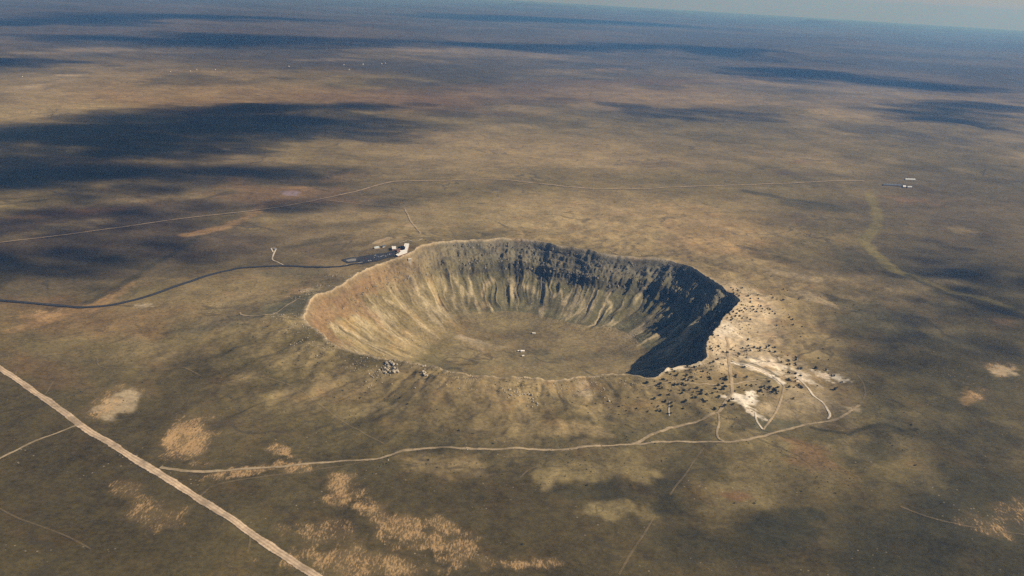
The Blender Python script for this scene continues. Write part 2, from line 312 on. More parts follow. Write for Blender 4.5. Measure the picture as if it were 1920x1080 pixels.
def ground_colour(x, y, z):
    global STRIP_PTS
    n = len(x); r = np.hypot(x, y); th = np.arctan2(y, x); R = rim_r(th); u = r / R
    t = (th + math.pi) / (2 * math.pi)
    col = np.tile(np.array(C['olive']), (n, 1))
    def mix(cn, m):
        nonlocal col
        col = col + (np.array(C[cn]) - col) * np.clip(m, 0, 1)[:, None]
    big = fbm(x / 2600, y / 2600, 41, 5, .55); med = fbm(x / 420, y / 420, 42, 5, .6)
    mix('dark', sstep(.05, .75, big) * .5); mix('tan', sstep(.05, .7, -big) * .5)
    mix('rust', sstep(.2, .9, fbm(x / 3800, y / 3800, 47, 4)) * .5 * sstep(1500, 5000, r))
    mix('dark', sstep(.1, .8, med) * .30); mix('straw', sstep(.1, .8, -med) * .26)
    hum = fbm(x / 150, y / 150, 31, 4); flank = np.exp(-np.clip(u - 1, 0, None) * 1.1)
    mix('dark', sstep(.0, .45, -hum) * .45 * flank); mix('straw', sstep(.12, .5, hum) * .5 * flank)
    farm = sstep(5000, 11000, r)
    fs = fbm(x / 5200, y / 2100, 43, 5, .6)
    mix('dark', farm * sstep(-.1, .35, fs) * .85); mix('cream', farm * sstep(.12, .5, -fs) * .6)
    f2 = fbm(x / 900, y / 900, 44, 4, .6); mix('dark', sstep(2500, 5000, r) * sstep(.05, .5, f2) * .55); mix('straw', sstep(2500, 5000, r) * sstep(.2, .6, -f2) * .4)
    outside = u > 1.0
    idx = np.where(outside)[0]
    # blobs
    col = blob_masks(x, y, col)
    if STRIP_PTS is None: STRIP_PTS = ground_lines([q[0] for q in STRIPS])
    mix('hazetone', .85 * sstep(3800, 12000, r + 1500 * fbm(x / 1500, y / 1500, 48, 3)))  # haze painted in: ground colour darkened with distance so blue air dominates
    for P, (pl, hw, cn, st) in zip(STRIP_PTS, STRIPS):
        box = (x > P[:, 0].min() - 4 * hw) & (x < P[:, 0].max() + 4 * hw) & (y > P[:, 1].min() - 4 * hw) & (y < P[:, 1].max() + 4 * hw)
        if not box.any(): continue
        dd = seg_dist(x[box], y[box], P) / hw + .5 * fbm(x[box] / (2 * hw), y[box] / (2 * hw), 93, 3)
        m = st * (1 - sstep(.5, 1.3, dd))
        col[box] += (np.array(C[cn]) - col[box]) * m[:, None]
    # inside the crater
    ins = u < 1.002
    di = (1 - u[ins]) * 590; ti = t[ins]; c = deg_w(th[ins], CLIFF_W); xi, yi = x[ins], y[ins]
    cc = col[ins]
    wall = 1 - sstep(215, 300, di + 22 * fbm(xi / 60, yi / 60, 51, 3))
    soil = np.array(C['floor']) * (1 + .25 * fbm(xi / 40, yi / 40, 52, 4))[:, None]
    cc = np.where((di > 230)[:, None], cc * .6 + soil * .4, soil)
    def mi(cn, m):
        nonlocal cc
        cc = cc + (np.array(C[cn]) - cc) * np.clip(m, 0, 1)[:, None]
    deg = np.degrees(th[ins])
    left = sstep(95, 140, np.where(deg < -90, deg + 360, deg)) * (1 - sstep(235, 280, np.where(deg < -90, deg + 360, deg)))
    mi('tan', wall * left * .5); mi('khaki', wall * left * .4)
    mi('scree', wall * .25 * sstep(.0, .8, vn(ti * 150, di / 160, 53, wrap=150)) * sstep(40, 90, di))
    mi('straw', wall * left * .6 * sstep(.1, .7, vn(ti * 120, di / 120, 54, wrap=120))); mi('scree', wall * .7 * sstep(.45, .8, vn(ti * 260 + .8 * vn(ti * 50, di / 40, 62, wrap=50), di / 70, 63, wrap=260)) * sstep(30, 80, di)); mi('dark', wall * .45 * sstep(.45, .85, vn(ti * 240, di / 60, 64, wrap=240)) * sstep(20, 60, di))
    tw = ti + 0.0022 * vn(ti * 40, di / 45.0, 14, wrap=40) + 0.0009 * vn(ti * 160, di / 22.0, 18, wrap=160)
    bed = np.maximum(1 - np.abs(vn(tw * 84, di / 420.0, 15, wrap=84)) * 9, .8 * (1 - np.abs(vn(tw * 190, di / 260.0, 16, wrap=190)) * 8))
    mi('scree', np.clip(bed, 0, 1) * .9 * sstep(70, 95, di) * (1 - sstep(140, 225, di + 50 * vn(ti * 70, di * 0, 28, wrap=70))))
    mi('dark', sstep(.35, .9, vn(tw * 84 + .3, di / 420.0, 15, wrap=84)) * .35 * sstep(70, 95, di) * (1 - sstep(140, 220, di)))
    rim_up = 1 - sstep(30, 75, di + 14 * fbm(xi / 40, yi / 40, 55, 3))
    redw = left * sstep(118, 150, np.where(deg < -90, deg + 360, deg))
    mi('red', redw * sstep(8, 25, di) * (1 - sstep(45, 105, di + 70 * fbm(xi / 40, yi / 40, 56, 4))) * .42)
    mi('rust', left * rim_up * .5)
    mi('rock', rim_up * c * .85)
    strata = sstep(.55, .9, np.sin(di / 9 + 2.2 * fbm(xi / 60, yi / 60, 57, 2)))
    mi('darkrock', c * .55 * strata * (1 - sstep(70, 95, di)))
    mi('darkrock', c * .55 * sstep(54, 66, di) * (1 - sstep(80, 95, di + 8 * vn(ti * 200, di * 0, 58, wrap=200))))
    mi('cream', (1 - sstep(0, 7, di)) * .55)
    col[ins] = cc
    # bright crest just outside
    crest = outside & (u < 1.05)
    m = (1 - sstep(1.0, 1.018, u[crest])) * (.35 + .3 * (y[crest] < 0))
    col[crest] += (np.array(C['cream']) - col[crest]) * m[:, None]
    # sand flecks mask
    sand = np.zeros(n)
    for (px, py, rx, ry, rot, st) in SAND:
        a = math.radians(rot); ca, sa = math.cos(a), math.sin(a)
        pts = plane_at([(px, py), (px + rx * ca, py + rx * sa), (px - ry * sa, py + ry * ca)], 2.0)
        q = affine(x, y, pts[0], pts[1] - pts[0], pts[2] - pts[0]); near = q < 2
        if not near.any(): continue
        L = 0.6 * np.hypot(*(pts[2] - pts[0])[:2])
        qq = q[near] + .55 * fbm(x[near] / L, y[near] / L, 95, 4)
        sand[near] = np.maximum(sand[near], st * (1 - sstep(.35, 1.25, qq)))
    return np.clip(col, .02, .8), sand

# ------------------------------------------------------------------ materials
def new_mat(name):
    m = bpy.data.materials.new(name); m.use_nodes = True
    return m, m.node_tree, m.node_tree.nodes['Principled BSDF']

def N(nt, kind, **kw):
    n = nt.nodes.new(kind)
    for k, v in kw.items():
        if hasattr(n, k): setattr(n, k, v)
        else: n.inputs[k.replace('_', ' ')].default_value = v
    return n

def math_n(nt, op, a, b=None, clamp=False):
    n = nt.nodes.new('ShaderNodeMath'); n.operation = op; n.use_clamp = clamp
    for i, v in enumerate((a, b)):
        if v is None: continue
        if isinstance(v, (int, float)): n.inputs[i].default_value = v
        else: nt.links.new(v, n.inputs[i])
    return n.outputs[0]

def noise(nt, vec, scale, detail=3.0, rough=.6, dist=0.0):
    n = nt.nodes.new('ShaderNodeTexNoise'); n.inputs['Scale'].default_value = scale; n.inputs['Detail'].default_value = detail
    n.inputs['Roughness'].default_value = rough; n.inputs['Distortion'].default_value = dist
    nt.links.new(vec, n.inputs['Vector']); return n.outputs['Fac']

def ramp(nt, v, a, b, lo=0.0, hi=1.0):
    n = nt.nodes.new('ShaderNodeMapRange'); n.interpolation_type = 'SMOOTHSTEP'
    n.inputs[1].default_value = a; n.inputs[2].default_value = b; n.inputs[3].default_value = lo; n.inputs[4].default_value = hi
    nt.links.new(v, n.inputs[0]); return n.outputs[0]

def mixc(nt, fac, a, b, mode='MIX'):
    n = nt.nodes.new('ShaderNodeMix'); n.data_type = 'RGBA'; n.blend_type = mode
    for i, v in ((0, fac), (6, a), (7, b)):
        if isinstance(v, (int, float)): n.inputs[i].default_value = v
        elif isinstance(v, tuple): n.inputs[i].default_value = (*v, 1)
        else: nt.links.new(v, n.inputs[i])
    return n.outputs[2]

def ground_material(name, rocky):
    m, nt, p = new_mat(name)
    pos = N(nt, 'ShaderNodeNewGeometry').outputs['Position']
    base = N(nt, 'ShaderNodeAttribute', attribute_name='soil').outputs['Color']
    sand = N(nt, 'ShaderNodeAttribute', attribute_name='sand').outputs['Fac']
    n1 = noise(nt, pos, .11, 4, .65); n2 = noise(nt, pos, .022, 5, .62); n3 = noise(nt, pos, .0045, 5, .6)
    v = math_n(nt, 'ADD', ramp(nt, n1, .25, .75, -.26, .26), ramp(nt, n2, .3, .7, -.15, .15))
    v = math_n(nt, 'ADD', v, ramp(nt, n3, .3, .7, -.22, .22))
    v = math_n(nt, 'ADD', v, 1.0)
    vv = N(nt, 'ShaderNodeCombineColor'); [nt.links.new(v, vv.inputs[i]) for i in range(3)]
    c = mixc(nt, 1.0, base, vv.outputs[0], 'MULTIPLY')
    # warm / grey drift of the soil
    c = mixc(nt, ramp(nt, noise(nt, pos, .013, 4, .6), .5, .75, 0, .28), c, mixc(nt, 1.0, c, (1.28, .92, .68), 'MULTIPLY'))
    # low shrubs as dark specks, pale stones as light specks
    vo = N(nt, 'ShaderNodeTexVoronoi'); vo.inputs['Scale'].default_value = .16; nt.links.new(pos, vo.inputs['Vector'])
    speck = math_n(nt, 'MULTIPLY', ramp(nt, vo.outputs['Distance'], .16, .34, 1, 0), ramp(nt, n2, .42, .62))
    c = mixc(nt, math_n(nt, 'MULTIPLY', speck, .55), c, (.045, .043, .026))
    vo2 = N(nt, 'ShaderNodeTexVoronoi'); vo2.inputs['Scale'].default_value = .07; nt.links.new(pos, vo2.inputs['Vector'])
    stone = math_n(nt, 'MULTIPLY', ramp(nt, vo2.outputs['Distance'], .07, .14, 1, 0), ramp(nt, noise(nt, pos, .008, 3), .5, .62))
    c = mixc(nt, math_n(nt, 'MULTIPLY', stone, .55), c, (.42, .35, .25))
    if not rocky:
        for sc, wd, cc_, am in ((.0016, .010, (.055, .046, .028), .55), (.0075, .016, (.06, .05, .03), .4)):
            ln = math_n(nt, 'ABSOLUTE', math_n(nt, 'SUBTRACT', noise(nt, pos, sc, 4, .55, .8), .5))
            c = mixc(nt, math_n(nt, 'MULTIPLY', ramp(nt, ln, wd * .2, wd, am, 0), ramp(nt, n3, .42, .58)), c, cc_)
    # broken flecks of bare sand, stretched along the drainage
    mp = N(nt, 'ShaderNodeMapping'); mp.inputs['Rotation'].default_value = (0, 0, math.radians(-35)); mp.inputs['Scale'].default_value = (1.0, .32, 1)
    nt.links.new(pos, mp.inputs['Vector'])
    fl = math_n(nt, 'ADD', math_n(nt, 'MULTIPLY', noise(nt, mp.outputs[0], .03, 4, .6, .5), .42),
                math_n(nt, 'MULTIPLY', noise(nt, mp.outputs[0], .34, 3, .65, .4), .58))
    thr = math_n(nt, 'SUBTRACT', math_n(nt, 'ADD', fl, math_n(nt, 'MULTIPLY', sand, .17)), .60)
    c = mixc(nt, math_n(nt, 'MULTIPLY', sand, .28), c, (.40, .27, .14))
    c = mixc(nt, math_n(nt, 'MULTIPLY', ramp(nt, thr, -.04, .12, 0, .75), ramp(nt, sand, .02, .3)), c, mixc(nt, n2, (.56, .33, .14), (.52, .36, .19)))
    nt.links.new(c, p.inputs['Base Color']); p.inputs['Roughness'].default_value = .95; p.inputs['Specular IOR Level'].default_value = .08
    b1 = N(nt, 'ShaderNodeBump'); b1.inputs['Strength'].default_value = .9 if rocky else .4; b1.inputs['Distance'].default_value = 2.5 if rocky else 1.2
    nt.links.new(math_n(nt, 'ADD', n1, math_n(nt, 'MULTIPLY', noise(nt, pos, .3, 3, .6), .4)), b1.inputs['Height'])
    nt.links.new(b1.outputs[0], p.inputs['Normal'])
    return m

M_PLAIN = ground_material('desert_soil', False)
M_WALL = ground_material('crater_rock_and_scree', True)

def mesh_grid(name, X, Y, Z, wrap, mat, parent=None, fan=False):
    """rows x columns of points (closed in the column direction) -> one smooth mesh with its soil colours"""
    nr, nc = X.shape
    co = np.stack([X, Y, Z], -1).reshape(-1, 3)
    i = np.arange(nr - 1)[:, None] * nc; j = np.arange(nc)[None, :]; j2 = (j + 1) % nc
    q = np.stack([i + j, i + nc + j, i + nc + j2, i + j2], -1).reshape(-1, 4)
    me = bpy.data.meshes.new(name)
    me.vertices.add(len(co)); me.vertices.foreach_set('co', co.astype(np.float32).ravel())
    me.loops.add(q.size); me.loops.foreach_set('vertex_index', q.astype(np.int32).ravel())
    me.polygons.add(len(q)); me.polygons.foreach_set('loop_start', np.arange(0, q.size, 4, dtype=np.int32))
    me.polygons.foreach_set('loop_total', np.full(len(q), 4, np.int32))
    me.polygons.foreach_set('use_smooth', np.ones(len(q), bool))
    me.update(calc_edges=True)
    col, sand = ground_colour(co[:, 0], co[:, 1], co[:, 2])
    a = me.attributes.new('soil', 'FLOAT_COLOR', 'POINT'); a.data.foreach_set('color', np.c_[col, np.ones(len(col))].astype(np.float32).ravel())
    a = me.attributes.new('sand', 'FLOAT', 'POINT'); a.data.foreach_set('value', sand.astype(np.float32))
    me.materials.append(mat)
    o = bpy.data.objects.new(name, me); COL.objects.link(o); o.parent = parent
    return o

NA = 1440
TH = np.linspace(-math.pi, math.pi, NA, endpoint=False)
RT = rim_r(TH)
u_floor = np.r_[0.0005, np.arange(6, 310, 5.0) / 590]
u_wall = np.r_[u_floor[-1], np.arange(u_floor[-1] * 590 + 3, 588.5, 2.6) / 590, 1.0]
ro = [1.0]; st = 3.0
while ro[-1] * 590 < 170000:
    r = ro[-1] * 590
    g = .0062 if r < 2300 else (.013 if r < 8000 else .028)
    ro.append((r + max(3.0, g * r) if r < 900 else r * (1 + g)) / 590)
u_out = np.array(ro)

def ring_grid(us):
    # rings follow the rim close by and become circles far out
    k = np.where(us <= 1.6, 1.0, np.exp(-(us - 1.6) / 2.0))[:, None]
    r = us[:, None] * (RT[None, :] * k + 590.0 * (1 - k))
    X = r * np.cos(TH)[None, :]; Y = r * np.sin(TH)[None, :]
    return X, Y

def kind(o, k, label=None, cat=None, group=None):
    if k: o['kind'] = k
    if label: o['label'] = label
    if cat: o['category'] = cat
    if group: o['group'] = group
    return o

X, Y = ring_grid(u_out); Z = height(X, Y); Z[0] = height(X[0] * .99999, Y[0] * .99999)
CREST = Z[0].copy()
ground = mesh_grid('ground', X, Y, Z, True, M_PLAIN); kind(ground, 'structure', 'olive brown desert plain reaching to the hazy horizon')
X, Y = ring_grid(u_wall); Z = height(X * .99999, Y * .99999); Z[-1] = CREST
crater = mesh_grid('crater', X, Y, Z, True, M_WALL); kind(crater, 'structure', 'gullied rock wall of the meteorite crater, right side in deep shadow')
ZF = Z[0].copy()
X, Y = ring_grid(u_floor); Z = height(X, Y); Z[-1] = ZF
mesh_grid('crater_floor', X, Y, Z, True, M_PLAIN, crater)

# ------------------------------------------------------------------ roads and tracks (ribbons that follow the terrain)
def plain_mat(name, colour, rough=.85, var=.25, scale=.4, spec=.2, metal=0.0):
    m, nt, p = new_mat(name)
    pos = N(nt, 'ShaderNodeNewGeometry').outputs['Position']
    f = ramp(nt, noise(nt, pos, scale, 4, .6), .3, .7, 1 - var, 1 + var)
    cc = N(nt, 'ShaderNodeCombineColor'); [nt.links.new(f, cc.inputs[i]) for i in range(3)]
    nt.links.new(mixc(nt, 1.0, tuple(colour), cc.outputs[0], 'MULTIPLY'), p.inputs['Base Color'])
    p.inputs['Roughness'].default_value = rough; p.inputs['Specular IOR Level'].default_value = spec; p.inputs['Metallic'].default_value = metal
    return m

def track_mat(name, colour, cover):
    """bare earth whose worn edges give way to the ground beneath"""
    m, nt, p = new_mat(name)
    pos = N(nt, 'ShaderNodeNewGeometry').outputs['Position']
    e = N(nt, 'ShaderNodeAttribute', attribute_name='inner').outputs['Fac']
    n1 = noise(nt, pos, .12, 4, .65); n2 = noise(nt, pos, .02, 3, .6)
    f = ramp(nt, n1, .3, .7, .8, 1.18)
    cc = N(nt, 'ShaderNodeCombineColor'); [nt.links.new(f, cc.inputs[i]) for i in range(3)]
    nt.links.new(mixc(nt, 1.0, tuple(colour), cc.outputs[0], 'MULTIPLY'), p.inputs['Base Color'])
    p.inputs['Roughness'].default_value = .95; p.inputs['Specular IOR Level'].default_value = .05
    a = math_n(nt, 'ADD', e, math_n(nt, 'MULTIPLY', math_n(nt, 'SUBTRACT', n1, .5), 1.3))
    a = math_n(nt, 'MULTIPLY', ramp(nt, a, .1, .6), ramp(nt, n2, .32, .55, cover * .55, cover))
    nt.links.new(a, p.inputs['Alpha'])
    return m

M_ASPHALT = plain_mat('asphalt', (.042, .043, .047), .8, .15, .2)
M_ROAD = track_mat('graded_pink_earth', (.60, .455, .31), .98)
M_TRACK = track_mat('bare_tan_earth', (.44, .34, .215), .8)
M_FARTRACK = track_mat('distant_tan_earth', (.46, .34, .21), .85)
M_TRACKPALE = track_mat('bare_white_earth', (.64, .55, .43), .95)
M_FAINT = track_mat('faint_wheel_track', (.33, .25, .15), .28)
M_RUT = track_mat('compacted_rut', (.44, .32, .21), .32)
M_KERB = plain_mat('pale_concrete', (.52, .48, .42), .8, .1, .5)

def smooth_line(P, step):
    P = np.asarray(P)[:, :2]
    Q = np.vstack([2 * P[0] - P[1], P, 2 * P[-1] - P[-2]]); out = []
    for i in range(1, len(Q) - 2):
        a, b, c, d = Q[i - 1], Q[i], Q[i + 1], Q[i + 2]
        n = max(2, int(np.hypot(*(c - b)) / step))
        for t in np.arange(n) / n:
            out.append(.5 * ((2 * b) + (-a + c) * t + (2 * a - 5 * b + 4 * c - d) * t * t + (-a + 3 * b - 3 * c + d) * t ** 3))
    out.append(P[-1]); return np.array(out)

def mesh_obj(name, co, faces, mat, parent=None, smooth=False):
    me = bpy.data.meshes.new(name); me.from_pydata([tuple(map(float, v)) for v in co], [], [tuple(map(int, f)) for f in faces]); me.update()
    if mat: me.materials.append(mat)
    if smooth: me.polygons.foreach_set('use_smooth', [True] * len(me.polygons))
    o = bpy.data.objects.new(name, me); COL.objects.link(o); o.parent = parent
    return o

def surf(x, y, lift):
    return height(x, y) + lift + .25 + .00025 * np.hypot(x, y)

def ribbon(name, P, width, mat, label, lift=.35, step=7.0, wob=.12, parent=None):
    L = smooth_line(P, step)
    t = np.gradient(L, axis=0); t /= np.maximum(np.hypot(t[:, 0], t[:, 1]), 1e-6)[:, None]
    nrm = np.stack([-t[:, 1], t[:, 0]], 1)
    s = np.array([-1, -.6, 0, .6, 1]); e = [0, 1, 1, 1, 0]
    k = np.arange(len(L)); wv = width / 2 * (1 + wob * vn(k / 5.0, k * 0 + hash_str(name + str(label)), 61))
    V = L[:, None, :] + nrm[:, None, :] * (s[None, :, None] * wv[:, None, None])
    z = surf(V[..., 0], V[..., 1], lift); z[:, (0, 4)] -= .15
    co = np.concatenate([V, z[..., None]], -1).reshape(-1, 3)
    f = [(i * 5 + j, i * 5 + j + 1, i * 5 + j + 6, i * 5 + j + 5) for i in range(len(L) - 1) for j in range(4)]
    o = mesh_obj(name, co, f, mat, parent, True)
    a = o.data.attributes.new('inner', 'FLOAT', 'POINT'); a.data.foreach_set('value', np.tile(np.array(e, np.float32), len(L)))
    if parent is None: kind(o, 'structure', label)
    return o

def hash_str(t): return float(sum(ord(ch) * (i + 1) for i, ch in enumerate(t)) % 997)

ROADS = [
 ('road', 13, M_ASPHALT, 'dark asphalt road curving in from the left to the crater rim', 1.7,
  [(-60,559),(0,564),(60,569),(115,574),(160,577),(200,574),(240,566),(290,552),(340,534),(390,517),(440,505),(480,501),(531,499),(582,501),(623,501),(653,498),(684,493),(714,487),(738,479)]),
 ('dirt_road', 17, M_ROAD, 'broad straight pinkish dirt road across the lower left corner', .45,
  [(-80,637),(0,691),(80,745),(150,797),(270,872),(370,934),(470,1000),(540,1047),(600,1086),(680,1138)]),
 ('dirt_road', 7.5, M_TRACK, 'winding tan dirt road passing in front of the whole crater', .6,
  [(300,877),(340,883),(400,884),(450,880),(520,876),(600,868),(640,865),(700,862),(735,853),(770,844),(820,840),(870,841),(940,843),(1000,843),(1080,841),(1150,836),(1180,834),(1249,829),(1319,829),(1374,829),(1416,821),(1458,810),(1499,800),(1541,792),(1583,779),(1611,760)]),
 ('dirt_track', 4.5, M_FAINT, 'faint end of the dirt road looping round to the right', .5, [(1611,760),(1622,741),(1619,721),(1608,704)]),
 ('dirt_road', 7.5, M_TRACK, 'dirt road climbing past the sand pits to the rim', .75,
  [(1184,834),(1236,810),(1272,800),(1319,786),(1347,774),(1358,757),(1372,738),(1372,716),(1369,691),(1365,666),(1366,649),(1362,632)]),
 ('dirt_track', 5, M_TRACK, 'short dirt track dropping from the pits to the front road', .6, [(1347,776),(1348,796),(1344,813),(1349,824),(1358,828)]),
 ('dirt_track', 5, M_TRACK, 'dirt track from the white trench down to its point', .6, [(1470,724),(1466,743),(1458,766),(1447,785),(1431,806)]),
 ('dirt_track', 5, M_TRACKPALE, 'white track along the bottom of the trench', .9, [(1372,677),(1402,686),(1430,697),(1452,708),(1470,724)]),
 ('dirt_track', 4.5, M_TRACKPALE, 'short white track running down from the bright sand pit', .6, [(1431,806),(1419,789),(1416,774)]),
 ('dirt_track', 5.5, M_TRACKPALE, 'crooked white track at the right of the sand pits', .6, [(1552,786),(1556,777),(1544,757),(1524,741),(1511,724),(1499,711)]),
 ('dirt_track', 4, M_TRACK, 'level track through the scattered trees below the shadow', .65, [(1208,725),(1249,718),(1269,715),(1291,719),(1319,720),(1369,721),(1402,716),(1436,713)]),
 ('dirt_track', 3.5, M_TRACKPALE, 'short upright white scrape among trees in front of the rim', .6, [(1256,753),(1254,766),(1255,780)]),
 ('dirt_road', 10, M_FARTRACK, 'long pale road crossing the plain behind the crater', 2.2,
  [(-40,461),(0,456),(141,439),(317,414),(457,398),(563,382),(653,363),(724,344),(765,340),(840,339),(930,337),(1000,344),(1080,352),(1160,355),(1250,352),(1350,349),(1450,345),(1560,340),(1620,340)]),
 ('dirt_road', 7, M_TRACK, 'pinkish road bending down to the visitor buildings from behind', 1.0,
  [(612,376),(684,384),(751,390),(761,397),(771,416),(782,430),(788,437),(784,441),(769,443)]),
 ('dirt_track', 5, M_TRACKPALE, 'short pale lane behind the visitor buildings', .9, [(792,448),(777,453),(765,451),(748,456)]),
 ('dirt_track', 5, M_TRACKPALE, 'little looped pale track beside the asphalt road', .8, [(531,497),(521,492),(511,487),(513,477),(517,467),(509,466),(512,473)]),
 ('dirt_track', 4, M_FAINT, 'thin pale track from the little loop to the car park', .8, [(519,468),(572,471),(602,465),(649,453),(680,446),(720,440)]),
 ('dirt_track', 5, M_TRACK, 'pale track reaching the left corner of the rim', .7, [(450,586),(455,591),(486,592),(511,590),(523,584),(532,577),(542,570),(552,565),(557,561),(572,562)]),
 ('dirt_track', 4, M_FAINT, 'faint track leading west from the left corner of the rim', .6, [(250,587),(320,592),(380,587),(415,577),(440,574),(471,575)]),
 ('dirt_track', 5, M_TRACK, 'narrow track leaving the broad road at the left edge', .5, [(-20,869),(0,860),(60,830),(100,815),(148,797)]),
 ('dirt_track', 4, M_FAINT, 'short spur beside the upper end of the broad road', .4, [(80,744),(92,729),(99,716)]),
 ('dirt_track', 4, M_FAINT, 'shortest spur at the top of the broad road', .4, [(27,708),(32,692)]),
 ('dirt_track', 4, M_FAINT, 'short spur below the lower end of the broad road', .4, [(469,1003),(468,1020),(464,1035)]),
 ('dirt_track', 5, M_FAINT, 'second faint track joining the broad road near the sand flecks', .5, [(372,934),(385,922),(400,912),(450,900),(525,890),(600,880),(640,875),(690,864)]),
 ('dirt_track', 5, M_FAINT, 'faint straight track at the lower right edge', .5, [(1688,950),(1770,978),(1831,990),(1920,1003),(1990,1016)]),
 ('dirt_track', 4, M_FAINT, 'thin trail running down from the front road at right', .5, [(1319,840),(1300,866),(1289,884),(1270,908),(1256,929)]),
 ('dirt_track', 4, M_FAINT, 'thin trail at the bottom of the mottled ground', .5, [(1228,968),(1205,1005),(1185,1035),(1160,1078)]),
 ('dirt_track', 4, M_FAINT, 'thin trail slanting across the plain left of the crater', .5, [(180,670),(200,690),(330,690),(380,706)]),
 ('dirt_track', 4, M_FAINT, 'faint slanting trail in front of the left rim', .5, [(470,700),(560,730),(600,760),(650,795),(720,833)]),
 ('dirt_track', 4, M_FAINT, 'short curved trail in the middle foreground', .5, [(975,896),(990,882),(1012,872)]),
 ('dirt_track', 4, M_FAINT, 'faint trail crossing the lower left corner', .5, [(-20,945),(40,975),(110,1000),(170,1030)]),
 ('dirt_track', 5, M_FAINT, 'pale old track on the far plain at left', 3.0, [(0,172),(60,160),(150,140)]),
]
for (nm, wd, mt, lab, lift, pl), P in zip(ROADS, ground_lines([r[5] for r in ROADS])):
    far = np.hypot(P[:, 0], P[:, 1]).max() > 3500
    rd = ribbon(nm, P, wd, mt, lab, lift, 14.0 if far else 6.0, .04 if mt is M_ASPHALT else .14)
    if wd > 14:                                       # wheel ruts worn into the broad road
        L = smooth_line(P, 30.0); t = np.gradient(L, axis=0); t /= np.hypot(t[:, 0], t[:, 1])[:, None]; q = np.stack([-t[:, 1], t[:, 0]], 1)
        for k in (-3.1, 3.1): ribbon('wheel_rut', L + q * k, 2.6, M_RUT, None, lift + .12, 6.0, .3, rd)

# ------------------------------------------------------------------ visitor centre: car park, buildings, cars
def zoomed(x0, y0, k, pts): return [(x0 + x / k, y0 + y / k) for x, y in pts]
def vz(pts): return zoomed(620, 430, 10.667, pts)

def resample(P, n):
    P = np.asarray(P)[:, :2]; s = np.r_[0, np.cumsum(np.hypot(*np.diff(P, axis=0).T))]
    q = np.linspace(0, s[-1], n); return np.stack([np.interp(q, s, P[:, 0]), np.interp(q, s, P[:, 1])], 1)

def patch(name, top, bottom, mat, label, lift, parent=None, nu=16, nv=6):
    A, B = ground_lines([top, bottom]); A = resample(A, nu); B = resample(B, nu)
    t = np.linspace(0, 1, nv)[:, None, None]; V = A[None] * (1 - t) + B[None] * t
    co = np.concatenate([V, surf(V[..., 0], V[..., 1], lift)[..., None]], -1).reshape(-1, 3)
    f = [(i * nu + j, (i + 1) * nu + j, (i + 1) * nu + j + 1, i * nu + j + 1) for i in range(nv - 1) for j in range(nu - 1)]
    o = mesh_obj(name, co, f, mat, parent, True)
    if parent is None: kind(o, 'structure', label)
    return o

lot = patch('parking_lot', vz([(600,545),(700,528),(850,508),(960,485),(1100,478),(1300,420)]), vz([(640,668),(760,652),(940,618),(1100,578),(1310,482)]),
            M_ASPHALT, 'dark asphalt car park below the white roofed visitor building', .6, nu=30, nv=8)
loop = patch('parking_loop', vz([(205,612),(330,585),(450,562),(530,570),(600,545)]), vz([(330,680),(420,670),(545,648),(640,662)]),
             M_ASPHALT, 'dark asphalt loop with a pale island at the end of the car park', .6, nu=24, nv=8)
M_GRAVEL = plain_mat('grey_gravel', (.27, .25, .22), .95, .2, .3)
isl = patch('island', vz([(295,622),(440,592),(512,594)]), vz([(350,652),(500,640)]), M_GRAVEL, None, .95, loop)
wk = ribbon('footpath', ground_at(vz([(300,718),(420,700),(520,684),(640,660)])), 8, M_KERB, 'pale strip of pavement beside the asphalt loop', .75, 6, .03)

M_WHITE = plain_mat('white_roofing', (.80, .77, .72), .6, .05, .3)
M_BRICK = plain_mat('red_sandstone_wall', (.26, .13, .085), .9, .2, .8)
M_CREAMW = plain_mat('cream_painted_wall', (.55, .48, .38), .8, .1, .5)
M_REDROOF = plain_mat('red_brown_roof', (.20, .115, .085), .85, .2, .3)
M_GREYROOF = plain_mat('blue_grey_roof', (.13, .15, .18), .6, .2, .2)
M_PALEROOF = plain_mat('pale_metal_roof', (.60, .64, .66), .4, .1, .2)
M_GLASS = plain_mat('dark_window_glass', (.03, .035, .045), .12, .05, .3, .5)
M_DOOR = plain_mat('brown_door', (.10, .06, .04), .7, .1, .5)
M_METAL = plain_mat('galvanised_metal', (.42, .43, .44), .45, .12, .5, .5, .6)
M_TIMBER = plain_mat('weathered_timber', (.20, .15, .11), .9, .2, 1.0)

def prism(poly, z0, z1):
    n = len(poly); co = [(x, y, z0) for x, y in poly] + [(x, y, z1) for x, y in poly]
    f = [tuple(range(n))[::-1], tuple(range(n, 2 * n))] + [(i, (i + 1) % n, n + (i + 1) % n, n + i) for i in range(n)]
    return co, f

def area2(poly): return sum(a[0] * b[1] - b[0] * a[1] for a, b in zip(poly, poly[1:] + poly[:1]))

def grow(poly, k):
    n = len(poly); out = []
    for i in range(n):
        p0, p1, p2 = Vector(poly[i - 1]), Vector(poly[i]), Vector(poly[(i + 1) % n])
        a = (p1 - p0).normalized(); b = (p2 - p1).normalized()
        na = Vector((a.y, -a.x)); nb = Vector((b.y, -b.x)); m = na + nb
        if m.length < .2: m = na
        m.normalize(); s = k / max(.45, m.dot(na)); out.append(tuple(p1 + m * s))
    return out

